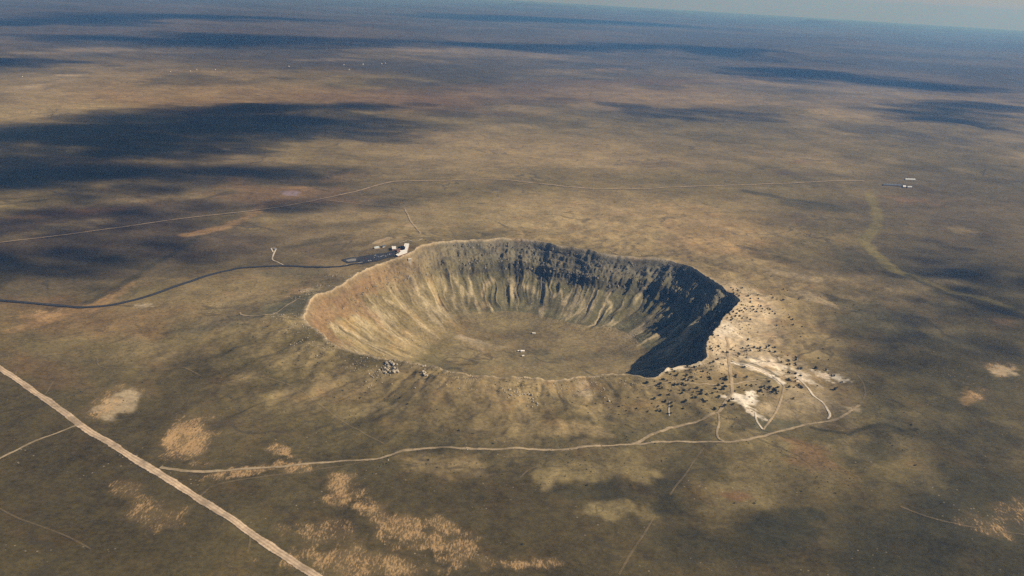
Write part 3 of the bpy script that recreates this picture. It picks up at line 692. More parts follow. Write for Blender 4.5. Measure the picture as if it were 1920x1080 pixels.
def flat_building(name, poly, base, top, wall, roof, label, cat='building', group=None, gap=7.0, units=1, door=True):
    poly = [tuple(map(float, p[:2])) for p in poly]
    if area2(poly) < 0: poly = poly[::-1]
    cx = sum(p[0] for p in poly) / len(poly); cy = sum(p[1] for p in poly) / len(poly)
    e = bpy.data.objects.new(name, None); COL.objects.link(e); e.location = (cx, cy, base)
    kind(e, None, label, cat, group)
    P = [(x - cx, y - cy) for x, y in poly]; H = top - base
    mesh_obj('wall', *prism(P, 0, H - .25), wall, e)
    r = mesh_obj('roof', *prism(grow(P, .45), H - .25, H), roof, e)
    # parapet
    g1, g0 = grow(P, .42), grow(P, .05); n = len(P)
    co = [(x, y, H + z) for z in (0.003, .45) for g in (g1, g0) for x, y in g]
    f = []
    for i in range(n):
        j = (i + 1) % n
        f += [(i, j, 2 * n + j, 2 * n + i), (n + j, n + i, 3 * n + i, 3 * n + j), (2 * n + i, 2 * n + j, 3 * n + j, 3 * n + i)]
    mesh_obj('parapet', co, f, roof, r)
    rr = random.Random(int(cx * 7 + cy))
    for k in range(units):
        i = rr.randrange(n); a, b = P[i], P[(i + 1) % n]
        x = (a[0] + b[0]) / 2 * .72; y = (a[1] + b[1]) / 2 * .72; s = rr.uniform(.8, 1.3)
        mesh_obj('roof_unit', *prism([(x - s, y - s), (x + s, y - s), (x + s, y + s), (x - s, y + s)], H + .003, H + 1.1), M_METAL, r)
    done = not door
    for i in range(n):
        a, b = Vector(P[i]), Vector(P[(i + 1) % n]); L = (b - a).length
        if L < 4: continue
        d = (b - a) / L; q = Vector((d.y, -d.x)); k = max(1, int(L / gap))
        for s in range(k):
            m = a + d * (L * (s + .5) / k); isd = (not done) and s == k // 2 and L > 8
            hw, z0, z1 = (1.2, 0.25, 2.5) if isd else (1.5, min(1.0, H * .3), min(2.6, H * .75))
            o_, i_ = m + q * .09, m - q * .2
            quad = [tuple(i_ - d * hw), tuple(i_ + d * hw), tuple(o_ + d * hw), tuple(o_ - d * hw)]
            zb = H - 4.6 if H > 6 else 0
            zb = max(zb, 0)
            mesh_obj('door' if isd else 'window', *prism(quad, zb + z0, zb + z1), M_DOOR if isd else M_GLASS, e)
            if isd: done = True
    return e

def footprint(px, lift):
    g = ground_at(px); zt = g[:, 2].max() + lift
    return plane_at(px, zt), zt

def put_building(name, px, lift, wall, roof, label, cat='building', **kw):
    P, zt = footprint(px, lift)
    zb = height(P[:, 0], P[:, 1]).min() - .6
    return flat_building(name, [tuple(p[:2]) for p in P], zb, zt, wall, roof, label, cat, **kw)

put_building('visitor_centre', vz([(1482,282),(1572,286),(1526,467),(1345,530),(1305,506),(1402,458),(1390,428),(1482,410),(1502,350),(1468,336)]), 5.0,
             M_BRICK, M_WHITE, 'long white roofed visitor building bent in an L on the crater rim', units=4)
put_building('museum_hall', vz([(1225,338),(1306,338),(1308,394),(1232,394)]), 5.5, M_BRICK, M_WHITE, 'small square white roofed building beside the L shaped one', units=1)
put_building('courtyard_house', vz([(1405,318),(1462,308),(1466,372),(1412,380)]), 3.6, M_BRICK, M_REDROOF, 'red brown roofed house behind the corner of the white L', units=0)
put_building('courtyard_house', vz([(1318,398),(1392,380),(1404,415),(1330,438)]), 3.6, M_BRICK, M_REDROOF, 'red brown roofed house between the two white roofs', units=0)
put_building('lookout_shelter', vz([(1556,586),(1614,586),(1618,595),(1554,595)]), 2.2, M_CREAMW, M_WHITE, 'tiny pale lookout shelter just inside the crater rim', 'shelter', units=0)
put_building('service_shed', vz([(870,352),(965,338),(975,366),(880,374)]), 3.2, M_CREAMW, M_PALEROOF, 'low pale roofed shed left of the visitor buildings', 'shed', units=0)
put_building('service_shed', vz([(1030,318),(1085,310),(1092,340),(1040,348)]), 3.4, M_CREAMW, M_GREYROOF, 'small dark roofed shed behind the car park', 'shed', units=0)

CARP = {}
def car_paint(c):
    if c not in CARP: CARP[c] = plain_mat('car_paint_%s' % c, {'white': (.75, .75, .74), 'blue': (.10, .19, .40), 'silver': (.45, .47, .5), 'red': (.32, .05, .04), 'tan': (.42, .34, .24)}[c], .3, .03, 1, .5)
    return CARP[c]
M_TYRE = plain_mat('tyre_rubber', (.02, .02, .02), .9, .1, 4)
_car_mesh = {}
def loft(sections):
    co, f = [], []; n = len(sections[0])
    for s in sections: co += s
    for i in range(len(sections) - 1):
        for j in range(n): f.append((i * n + j, i * n + (j + 1) % n, (i + 1) * n + (j + 1) % n, (i + 1) * n + j))
    f.append(tuple(range(n))[::-1]); f.append(tuple(range((len(sections) - 1) * n, len(sections) * n)))
    return co, f
def rect(x, w, z0, z1, k=.82): return [(x, -w, z0), (x, w, z0), (x, w, (z0 + z1) / 2), (x, w * k, z1), (x, -w * k, z1), (x, -w, (z0 + z1) / 2)]
def make_car(loc, rot, colour, label, group):
    e = bpy.data.objects.new('parked_car', None); COL.objects.link(e); e.location = loc; e.rotation_euler = (0, 0, rot)
    kind(e, None, label, 'car', group)
    if not _car_mesh:
        b = mesh_obj('body', *loft([rect(-2.35, .78, .4, .75), rect(-2.2, .9, .28, 1.0), rect(-1.2, .93, .25, 1.05), rect(1.0, .93, .25, 1.0), rect(2.1, .88, .28, .86), rect(2.35, .75, .38, .66)]), None, e)
        c = mesh_obj('cabin', *loft([rect(-1.75, .82, .98, 1.05), rect(-1.2, .8, .98, 1.5), rect(.25, .8, .96, 1.52), rect(1.05, .82, .95, 1.02)]), M_GLASS, e)
        t = mesh_obj('roof_panel', *prism([(-1.15, -.62), (.2, -.62), (.2, .62), (-1.15, .62)], 1.53, 1.57), None, e)
        wv = [(.33 * math.cos(a), s * .11, .33 * math.sin(a)) for s in (-1, 1) for a in [i * math.pi / 5 for i in range(10)]]
        wf = [tuple(range(10)), tuple(range(10, 20))[::-1]] + [(i, (i + 1) % 10 + 0, 10 + (i + 1) % 10, 10 + i) for i in range(10)]
        wl = mesh_obj('wheel', wv, wf, M_TYRE, e); wl.location = (1.45, .84, .33)
        _car_mesh.update(body=b.data, cabin=c.data, roof_panel=t.data, wheel=wl.data)
        for o in (b, t): o.data.materials.append(car_paint('white'))
        todo = [('wheel', (1.45, -.84, .33)), ('wheel', (-1.4, .84, .33)), ('wheel', (-1.4, -.84, .33))]; first = (b, t)
    else:
        todo = [('body', (0, 0, 0)), ('cabin', (0, 0, 0)), ('roof_panel', (0, 0, 0))] + [('wheel', (x, y, .33)) for x in (1.45, -1.4) for y in (.84, -.84)]; first = ()
    made = list(first)
    for nme, l in todo:
        o = bpy.data.objects.new(nme, _car_mesh[nme]); COL.objects.link(o); o.parent = e; o.location = l
        if nme in ('body', 'roof_panel'): made.append(o)
    for o in made:
        o.material_slots[0].link = 'OBJECT'; o.material_slots[0].material = car_paint(colour)
    return e

CARS = [(885,528,'white'),(905,520,'blue'),(925,548,'blue'),(950,556,'silver'),(975,562,'blue'),(1005,552,'white'),(1030,540,'silver'),(1060,530,'tan'),
        (1100,545,'white'),(1140,520,'silver'),(1180,505,'white'),(1205,498,'red'),(870,575,'silver'),(760,640,'white'),(800,634,'white'),(700,600,'red')]
for (x, y, c), p in zip(CARS, ground_at(vz([(a, b) for a, b, _ in CARS]))):
    same = sorted(a for a, b, cc in CARS if cc == c); i = same.index(x)
    ordw = '' if len(same) == 1 else ', leftmost of its colour' if i == 0 else ', rightmost of its colour' if i == len(same) - 1 else ', %s of its colour from left' % ['', 'second', 'third', 'fourth', 'fifth'][i]
    make_car((p[0], p[1], float(surf(p[0], p[1], .62)) + .02), math.radians(68 + 8 * math.sin(x)), c, '%s car in the asphalt car park' % c + ordw, 'cars parked below the visitor building')

# ranch yard on the plain to the right
put_building('long_barn', [(1657,344.2),(1690,346.2),(1691,348.4),(1657,346.2)], 5, M_TIMBER, M_GREYROOF, 'long blue grey roofed barn on the plain at right', 'barn', units=0, gap=14)
put_building('ranch_house', [(1693.5,347.6),(1698.5,347.8),(1698.8,350.2),(1693.6,350.0)], 5, M_TIMBER, M_WHITE, 'bright white roofed house at the end of the long barn', 'house', units=0)
put_building('ranch_house', [(1702,348.8),(1710,349.2),(1710,351.0),(1702,350.8)], 5, M_TIMBER, M_PALEROOF, 'pale roofed house, rightmost in the ranch yard', 'house', units=0)
put_building('long_barn', [(1698,334.5),(1716,335),(1717,337),(1698,336.6)], 4, M_TIMBER, M_PALEROOF, 'pale blue roofed barn behind the ranch yard', 'barn', units=0, gap=14)
# distant sheds on the plain
_far = ['leftmost', 'second from left', 'third from left', 'fourth from left', 'fifth from left', 'middle one', 'fifth from right', 'fourth from right', 'third from right', 'second from right', 'rightmost']
for k, (x, y) in enumerate([(42,143),(320,134),(357,133),(369,130),(404,130),(542,124),(645,121),(655,130),(681,120),(716,119),(723,118)]):
    put_building('distant_barn', [(x - .8, y - .25), (x + .8, y - .25), (x + .8, y + .15), (x - .8, y + .15)], 5, M_CREAMW, M_WHITE,
                 'tiny white barn far out on the hazy plain, ' + _far[k], 'barn', group='white barns on the far plain', units=0, gap=30, door=False)

# mine buildings on the crater floor
def gable_house(name, px, w, l, h, rot, wall, roof, label, cat='shed'):
    p = ground_at([px])[0]; e = bpy.data.objects.new(name, None); COL.objects.link(e)
    e.location = (p[0], p[1], p[2] - .3); e.rotation_euler = (0, 0, rot); kind(e, None, label, cat)
    r = h + w * .28
    co = [(-l, -w, 0), (l, -w, 0), (l, w, 0), (-l, w, 0), (-l, -w, h), (l, -w, h), (l, w, h), (-l, w, h), (-l, 0, r), (l, 0, r)]
    mesh_obj('wall', co, [(3, 2, 1, 0), (0, 1, 5, 4), (2, 3, 7, 6), (1, 2, 6, 9, 5), (3, 0, 4, 8, 7), (4, 5, 9, 8), (6, 7, 8, 9)], wall, e)
    for s in (-1, 1):
        E_, R_ = (w + .5) * s, r + .1; z = h - .14
        c2 = [(-l - .4, E_, z), (l + .4, E_, z), (l + .4, 0, R_), (-l - .4, 0, R_), (-l - .4, E_, z + .18), (l + .4, E_, z + .18), (l + .4, 0, R_ + .18), (-l - .4, 0, R_ + .18)]
        mesh_obj('roof', c2, [(3, 2, 1, 0), (4, 5, 6, 7), (0, 1, 5, 4), (1, 2, 6, 5), (2, 3, 7, 6), (3, 0, 4, 7)], roof, e)
    mesh_obj('door', *prism([(-.7, -w - .06), (.7, -w - .06), (.7, -w + .1), (-.7, -w + .1)], .3, 2.3), M_DOOR, e)
    for x in (-l * .6, l * .6):
        mesh_obj('window', *prism([(x - .6, -w - .06), (x + .6, -w - .06), (x + .6, -w + .1), (x - .6, -w + .1)], 1.1, 2.2), M_GLASS, e)
    return e
gable_house('mine_house', (979.5, 659.5), 4.2, 5.5, 4.0, .15, M_CREAMW, M_WHITE, 'largest white mine house on the crater floor', 'house')
gable_house('mine_shed', (973, 659), 2.8, 3.6, 3.2, .1, M_CREAMW, M_WHITE, 'white shed directly left of the mine house on the crater floor')
gable_house('mine_shed', (980.5, 668), 2.2, 3.0, 3.0, .4, M_CREAMW, M_WHITE, 'small white shed in front of the mine house')
gable_house('mine_shed', (1001, 626), 3.0, 4.6, 3.4, 0, M_CREAMW, M_WHITE, 'lone white shed farther back on the crater floor')
# water tank by the little looped track
p = ground_at([(516, 468)])[0]
tk = bpy.data.objects.new('water_tank', None); COL.objects.link(tk); tk.location = (p[0], p[1], p[2] - .2); kind(tk, None, 'small grey water tank inside the little looped track', 'tank')
ring = [(5 * math.cos(a), 5 * math.sin(a)) for a in [i * math.pi / 10 for i in range(20)]]
mesh_obj('shell', *prism(ring, 0, 4.2), M_METAL, tk)
mesh_obj('lid', [(x * 1.04, y * 1.04, 4.203) for x, y in ring] + [(0, 0, 5.4)], [(i, (i + 1) % 20, 20) for i in range(20)], M_METAL, tk)

# ------------------------------------------------------------------ labels that say which one: nearest landmark, side, and count from the left
ORD = ['', 'second', 'third', 'fourth', 'fifth', 'sixth', 'seventh', 'eighth', 'ninth', 'tenth', 'eleventh', 'twelfth', 'thirteenth', 'fourteenth', 'fifteenth', 'sixteenth']
LABELLED = []                                        # (object, px, noun phrase)
MARKS = [((1388,564), 'the right corner of the rim'), ((1430,580), 'the tail of the corner thicket'), ((1362,632), 'the top end of the climbing road'), ((1369,672), 'the road junction above the trench'),
 ((1395,683), 'the left end of the white trench'), ((1466,716), 'the right end of the white trench'), ((1400,757), 'the bright white sand pit'), ((1255,766), 'the upright white scrape'),
 ((1290,684), 'the lower edge of the great shadow'), ((1372,720), 'the track crossing by the trees'), ((1347,775), 'the road fork below the pit'), ((1225,712), 'the tip of the great shadow'),
 ((1520,738), 'the crooked white track'), ((1560,708), 'the pale scars at far right'), ((1611,760), 'the right end of the front road'), ((1285,719), 'the level track'), ((1330,650), 'the shadowed rim notch'),
 ((1100,757), 'the pale mound in front of the rim'), ((730,693), 'the rock heap'), ((797,695), 'the small rock pile'), ((972,740), 'the middle rock arc'), ((979,660), 'the mine house'),
 ((570,598), 'the left corner of the rim'), ((850,841), 'the middle of the front road'), ((1150,960), 'the pale oval patch'), ((1380,925), 'the rusty patch at lower right'), ((640,920), 'the orange sand flecks'),
 ((1694,349), 'the ranch yard'), ((1560,600), 'the open slope right of the crater'), ((1720,880), 'the mottled ground at right'), ((740,464), 'the small square white roof'), ((690,490), 'the car park'), ((1140,620), 'the shaded wall foot')]

def finish_labels():
    buckets = {}
    for o, (x, y), noun in LABELLED:
        (mx, my), name = min(MARKS, key=lambda m: (m[0][0] - x) ** 2 + ((m[0][1] - y) * 1.6) ** 2)
        dx, dy = x - mx, (y - my) * 1.6
        if dx * dx + dy * dy < 12 ** 2: side = 'at'
        elif abs(dx) > 1.7 * abs(dy): side = 'left of' if dx < 0 else 'right of'
        elif abs(dy) > 1.7 * abs(dx): side = 'above' if dy < 0 else 'below'
        else: side = ('upper ' if dy < 0 else 'lower ') + ('left of' if dx < 0 else 'right of')
        buckets.setdefault((noun, side, name), []).append((x, y, o))
    for (noun, side, name), L in buckets.items():
        L.sort(key=lambda q: (q[0], q[1]))
        for k, (x, y, o) in enumerate(L):
            t = '%s %s %s' % (noun, side, name)
            if len(L) > 1:
                r = len(L) - 1 - k
                t += ', leftmost' if k == 0 else ', rightmost' if r == 0 else (', %s from left' % ORD[k] if k <= r or r >= len(ORD) else ', %s from right' % ORD[r]) if min(k, r) < len(ORD) else ''
            o['label'] = t

# ------------------------------------------------------------------ junipers and shrubs
M_LEAF = plain_mat('juniper_foliage', (.058, .064, .032), .9, .45, .6, .1)
M_SHRUB = plain_mat('sage_foliage', (.075, .075, .042), .9, .3, .6, .1)
M_BARK = plain_mat('juniper_bark', (.12, .085, .06), .95, .2, 2)
M_BOULDER = plain_mat('pale_limestone_block', (.40, .34, .25), .95, .28, .25, .1)

def crown_mesh(name, seed, rx, h, leaves, mat):
    """clumps of small leaf faces spread through an uneven crown"""
    rr = np.random.default_rng(seed); co, f = [], []
    lobes = [(rr.normal(0, .42, 2) * rx, rr.uniform(.3, .8) * h, rr.uniform(.34, .55)) for _ in range(7)] + [(np.zeros(2), .5 * h, .62)]
    for k in range(leaves):
        c, zc, s = lobes[k % len(lobes)]
        v = rr.normal(size=3); v /= np.linalg.norm(v); v *= rr.uniform(.55, 1.0) ** .5
        p = np.array([c[0] + v[0] * s * rx, c[1] + v[1] * s * rx, max(.12 * h, zc + v[2] * s * h * .75)])
        a = rr.normal(size=3); a /= np.linalg.norm(a); b = np.cross(a, rr.normal(size=3)); b /= np.linalg.norm(b)
        L = rx * rr.uniform(.16, .30); n = len(co)
        co += [p - a * L, p + b * L * .6, p + a * L, p - b * L * .6]; f.append((n, n + 1, n + 2, n + 3))
    me = bpy.data.meshes.new(name); me.from_pydata([tuple(map(float, v)) for v in co], [], f); me.materials.append(mat); me.update()
    return me

def trunk_mesh(name, h, r, limbs):
    co, f = [], []
    def limb(p, q, r0, r1):
        p, q = Vector(p), Vector(q); d = (q - p).normalized(); a = d.orthogonal().normalized(); b = d.cross(a); n = len(co)
        for c, rad in ((p, r0), (q, r1)):
            for k in range(5): co.append(tuple(c + (a * math.cos(k * 1.2566) + b * math.sin(k * 1.2566)) * rad))
        for k in range(5): f.append((n + k, n + (k + 1) % 5, n + 5 + (k + 1) % 5, n + 5 + k))
    limb((0, 0, -.6), (.12, .05, h * .55), r, r * .6)
    for k in range(limbs):
        a = k * 2.4; limb((.1, .04, h * (.2 + .07 * k)), (math.cos(a) * h * .32, math.sin(a) * h * .32, h * (.5 + .06 * k)), r * .5, r * .2)
    me = bpy.data.meshes.new(name); me.from_pydata(co, [], f); me.materials.append(M_BARK); me.update(); return me

TREE_M = [crown_mesh('juniper_crown', 100 + i, 2.7, 4.6, 260, M_LEAF) for i in range(4)]
TRUNK_M = trunk_mesh('juniper_trunk', 4.4, .28, 4)
SHRUB_M = [crown_mesh('shrub_crown', 200 + i, 1.7, 2.0, 120, M_SHRUB) for i in range(3)]
STEM_M = trunk_mesh('shrub_stem', 1.7, .12, 3)

Z1 = [(430,5),(550,10),(470,50),(570,60),(620,95),(660,10),(310,80),(480,125),(555,140),(590,175),(775,175),(815,220),(960,155),(980,220),(690,245),(640,285),(820,290),(820,275),(680,345),(720,355),(760,375),(640,350),(630,410),(860,380),(890,380),(820,420),(825,480),(880,445),(960,430),(985,345),(1030,380),(710,425),(745,440),(560,440),(600,475),(650,460),(685,490),(1060,425),(1040,480),(1110,495),(1200,515),(1210,440),(1170,415),(1110,450),(1260,480),(1310,530),(940,485),(320,495),(320,545),(290,580),(400,520),(415,540),(480,490),(545,520),(520,575),(600,575),(440,595),(465,630),(355,610),(555,625),(655,615),(690,570),(760,605),(820,640),(430,660),(440,705)]
Z1S = [(590,700),(600,740),(380,750),(320,770),(260,800),(310,820),(520,780),(740,750),(790,740),(655,795),(770,825),(820,820),(620,835),(490,880),(660,905),(600,925),(790,885),(765,1045),(945,570),(70,960),(185,965),(970,890)]
Z1P = [(1240,135),(1475,40),(1560,60),(1355,235),(1440,260),(1475,250),(1470,415),(1585,540),(1600,600),(1660,640),(1675,740),(1860,780),(1340,765),(1465,775),(1830,980),(1780,235),(1630,300),(1270,205)]
Z2 = [(500,110),(390,100),(290,195),(325,235),(390,270),(335,320),(390,340),(505,325),(535,360),(345,385),(385,410),(490,395),(590,445),(675,450),(845,315),(795,340),(755,380),(820,405),(1100,310),(985,360),(1050,360),(1125,360),(1060,405),(1140,410),(1215,350),(1280,360),(1330,360),(1325,415),(1455,310),(1515,320),(1450,360),(1510,375),(1580,340),(1635,350),(1530,430),(1630,445),(1765,435),(905,490),(1005,500),(1070,490),(1060,540),(635,560),(490,580),(395,640),(330,665),(350,735),(405,720),(545,665),(600,690),(350,790),(130,700),(20,745),(60,795),(150,830),(190,830),(285,845),(320,870),(155,940),(320,940),(330,985),(10,1020),(545,970),(640,950),(650,990),(670,1000),(980,735),(1020,740),(840,920),(855,945),(1060,940),(1520,1030),(595,1055),(1515,620),(1290,35),(1085,195)]
Z2S = [(420,140),(445,345),(430,445),(465,490),(480,235),(550,260),(1200,315),(1430,405),(850,505),(895,525),(1155,525),(1440,620),(1690,525),(1760,550),(270,760),(70,980),(570,870),(630,885),(1210,975)]
Z3 = [(640,145),(690,190),(545,210),(615,240),(730,270),(755,230),(950,100),(915,175),(1050,75),(1085,105),(990,155),(1020,205),(860,270),(930,270),(910,290),(880,350),(930,370),(960,360),(1030,320),(1050,380),(1000,300),(460,350),(540,370),(290,385),(140,415),(605,410),(690,455),(760,445),(840,450),(910,470),(400,440),(390,490),(325,470),(360,530),(440,525),(560,550),(620,575),(790,565),(875,575),(1005,530),(980,555),(835,625),(410,665),(575,650),(280,740),(505,790),(370,880),(340,970),(410,980),(155,985),(560,1030),(625,1020),(630,890),(625,820),(870,800),(910,785),(865,930),(1140,525),(1230,585),(1065,605),(1040,655),(1215,640),(1330,645),(1445,625),(1500,535),(1505,475),(1570,465),(1665,430),(1690,490),(1720,490),(1670,545),(1640,550),(1545,595),(1735,660),(1580,705),(1050,720),(1110,715),(1250,740),(1270,760),(1310,795),(1350,770),(1510,935),(1490,950),(1820,740),(1865,745),(1780,780),(1865,840),(1700,865),(1680,895),(1900,585)]
Z3S = [(560,230),(460,865),(290,890),(995,825),(1150,655),(1670,630),(1185,770),(1700,350),(1740,355),(1610,335),(1225,300),(1390,340),(240,820),(950,1045)]
Z4 = [(775,60),(895,95),(895,130),(770,125),(790,145),(680,165),(770,195),(805,195),(885,180),(890,205),(925,250),(975,265),(780,320),(800,325),(890,335),(965,365),(800,440),(780,430),(890,400),(920,420),(890,450),(500,450),(45,535),(125,580),(160,505),(225,505),(240,520),(380,540),(425,525),(430,550),(365,600),(320,620),(410,650),(495,525),(525,530),(490,560),(560,545),(540,590),(560,600),(590,590),(600,610),(635,600),(610,635),(625,540),(575,570),(795,535),(870,535),(940,520),(975,545),(990,550),(860,705)]
Z4P = [(1235,100),(1190,255),(1390,325),(1430,355),(1475,365),(1590,460),(1215,515),(1480,575),(1345,280)]
Z4S = [(625,75),(675,95),(710,155),(990,220),(1080,245),(1385,120),(735,245),(700,280),(1415,570),(1520,535),(830,445),(95,550),(305,495),(345,580),(400,605),(545,615),(645,530),(765,570),(140,650),(200,680),(40,705)]
FRONT = [(1073,755.5),(1116,757),(1100,762),(1103,774),(1123,789),(1140,753),(1142,765),(1168,761),(1161,763),(1174,771),(1193,767),(1196,746),(1190,715),(1213,719)]
LONE = [(860,808),(887,813),(925,832),(804,863),(1101,911),(1171,869),(1183,910),(980,1021),(685,737),(675,747),(1047,818),(1266,908),(1444,866),(1377,944),(1414,944),(1493,917),(1503,922),(1566,925),(1700,901),(1717,873),(1709,797),(1721,805),(446,601),(535,625),(584,549),(1555,581),(1567,586),(1594,591),(1543,655),(1571,639),(1501,632),(1504,612),(1446,519),(1398,495),(1601,572),(1522,655),(1626,648),(1604,649),(1544,655),(1534,672),(1528,691),(731,743),(721,748),(750,747),(740,754),(764,758),(475,632),(480,640),(560,640),(610,645),(625,650)]

def plants(px, meshes, stem, name, label, group, size, cat):
    for k, p in enumerate(ground_at(px)):
        rr = random.Random(hash((round(px[k][0], 1), round(px[k][1], 1))))
        s = size * (.5 + .8 * rr.random() ** 1.3)
        o = bpy.data.objects.new(name, None); COL.objects.link(o)
        o.location = (p[0], p[1], p[2]); o.scale = (s, s, s * rr.uniform(.85, 1.1)); o.rotation_euler = (0, 0, rr.uniform(0, 6.28))
        kind(o, None, label, cat, group); LABELLED.append((o, px[k], ('big dark' if s > 1.12 else 'small dark' if s < .9 else 'dark') + (' juniper' if cat == 'tree' else ' bush')))
        for nm, me in (('crown', rr.choice(meshes)), ('trunk' if cat == 'tree' else 'stem', stem)):
            c = bpy.data.objects.new(nm, me); COL.objects.link(c); c.parent = o

T = lambda px, lab, grp, s=1.0: plants(px, TREE_M, TRUNK_M, 'juniper_tree', lab, grp, s, 'tree')
S = lambda px, lab, grp, s=1.0: plants(px, SHRUB_M, STEM_M, 'desert_shrub', lab, grp, s, 'shrub')
z1 = lambda q: zoomed(1330, 540, 10.667, q); z2 = lambda q: zoomed(1300, 620, 10.667, q)
z3 = lambda q: zoomed(1200, 680, 10.667, q); z4 = lambda q: zoomed(1380, 660, 8.0, q)
T(z1(Z1), 'dark juniper in the thicket crowning the right corner of the rim', 'junipers at the right corner of the rim')
S(z1(Z1S), 'small dark shrub on the pale slope below the corner thicket', 'shrubs below the corner thicket')
T(z1(Z1P), 'lone juniper standing apart on the open slope right of the crater', 'junipers scattered right of the rim', .85)
T(z2(Z2), 'dark juniper on the whitish slope above the sand trench', 'junipers on the whitish slope')
S(z2(Z2S), 'small shrub on the whitish slope above the sand trench', 'shrubs on the whitish slope')
T(z3(Z3), 'dark juniper on the front slope below the great shadow', 'junipers below the great shadow', 1.1)
S(z3(Z3S), 'small shrub among the junipers below the great shadow', 'shrubs below the great shadow')
T(z4(Z4), 'dark juniper around the tracks right of the sand trench', 'junipers right of the sand trench', 1.15)
T(z4(Z4P), 'juniper beside the pale scars at the far right of the pits', 'junipers by the far right scars', 1.15)
S(z4(Z4S), 'small shrub around the tracks right of the sand trench', 'shrubs right of the sand trench')
S(FRONT, 'dark bush on the outer slope in front of the crater', 'bushes in front of the crater', 1.5)
S(LONE, 'solitary dark bush on the open desert plain', 'solitary bushes on the plain', 1.2)

# ------------------------------------------------------------------ boulders thrown out on the front rim
import bmesh
def boulder_mesh(seed):
    rr = random.Random(seed); bm = bmesh.new(); bmesh.ops.create_icosphere(bm, subdivisions=2, radius=1.0)
    for v in bm.verts: v.co *= 1 + rr.uniform(-.07, .07)
    for k in range(9):                                   # broken flat faces
        n = Vector((rr.gauss(0, 1), rr.gauss(0, 1), rr.gauss(0, .8))).normalized(); d = rr.uniform(.55, .82)
        for v in bm.verts:
            e = v.co.dot(n) - d
            if e > 0: v.co -= n * e
    me = bpy.data.meshes.new('boulder'); bm.to_mesh(me); bm.free(); me.materials.append(M_BOULDER); return me
BOULD = [boulder_mesh(k) for k in range(6)]

def boulders(px, label, group, lo, hi, seed):
    rr = random.Random(seed)
    for k, p in enumerate(ground_at(px)):
        o = bpy.data.objects.new('boulder', rr.choice(BOULD)); COL.objects.link(o)
        s = lo + (hi - lo) * rr.random() ** 2.2
        o.scale = (s, s * rr.uniform(.7, 1.0), s * rr.uniform(.65, .95)); o.rotation_euler = (rr.uniform(-.3, .3), rr.uniform(-.3, .3), rr.uniform(0, 6.28))
        o.location = (p[0], p[1], p[2] + s * .3); kind(o, None, label, 'boulder', group); LABELLED.append((o, px[k], 'house sized block' if s > 4 else 'pale boulder' if s > 2 else 'small pale stone'))

def scatter(n, cx, cy, rx, ry, seed, rot=0.0):
    rr = random.Random(seed); out = []
    while len(out) < n:
        x, y = rr.gauss(0, .5), rr.gauss(0, .5)
        if x * x + y * y < 1: a = math.radians(rot); x, y = x * rx, y * ry; out.append((cx + x * math.cos(a) - y * math.sin(a), cy + x * math.sin(a) + y * math.cos(a)))
    return out
boulders(zoomed(680, 660, 10.667, [(580,215),(610,260),(480,230),(500,370),(560,420),(620,410),(690,400),(440,330),(520,300),(640,330),(460,430)]),
         'house sized block in the rock heap on the front left rim', 'largest blocks of the left rock heap', 4.0, 6.5, 1)
boulders(scatter(34, 730, 695, 20, 20, 2), 'pale boulder in the rock heap on the front left rim', 'boulders of the left rock heap', 1.6, 3.6, 3)
boulders(scatter(14, 705, 706, 22, 10, 4), 'small pale boulder strewn left of the rock heap', 'boulders strewn left of the heap', 1.2, 2.6, 5)
boulders(zoomed(680, 660, 10.667, [(1195,290),(1240,350),(1220,390),(1250,420),(1200,400),(1225,450),(1255,475),(1290,480),(1240,280)]),
         'block in the small rock pile right of the rock heap', 'blocks of the small rock pile', 2.4, 4.6, 6)
boulders(zoomed(900, 690, 6, [(335,250),(330,300),(318,335),(380,268),(400,285),(490,298),(510,300),(545,300),(580,310),(555,345),(590,350),(600,380),(530,432),(585,440),(640,405),(640,425),(470,300),(350,310)]),
         'pale block in the arc of rocks in front of the crater', 'blocks of the middle rock arc', 2.2, 4.4, 7)
boulders(scatter(16, 960, 733, 26, 9, 8, 15), 'small boulder scattered around the middle arc of rocks', 'boulders around the middle arc', 1.2, 2.4, 9)
boulders(zoomed(900, 690, 6, [(1400,335),(1442,350),(1450,375),(1635,150)]), 'bright block right of the middle rock arc', 'bright blocks right of the arc', 2.4, 3.6, 10)
boulders([(686,716),(696,723),(691,727),(694,728),(716,718),(735,720),(778,728)], 'bright stone on the slope below the rock heap', 'bright stones below the heap', 1.6, 2.4, 11)
boulders([(876,843),(728,863),(494,603),(538,623)], 'solitary white stone lying out on the plain', 'solitary white stones', 1.6, 2.2, 12)
boulders(scatter(20, 795, 640, 60, 14, 13), 'boulder fallen on the left part of the crater floor', 'boulders on the crater floor', 1.3, 2.6, 14)
boulders(scatter(10, 1140, 620, 40, 12, 15), 'dark boulder at the foot of the shaded wall', 'boulders at the shaded foot', 1.3, 2.4, 16)

finish_labels()

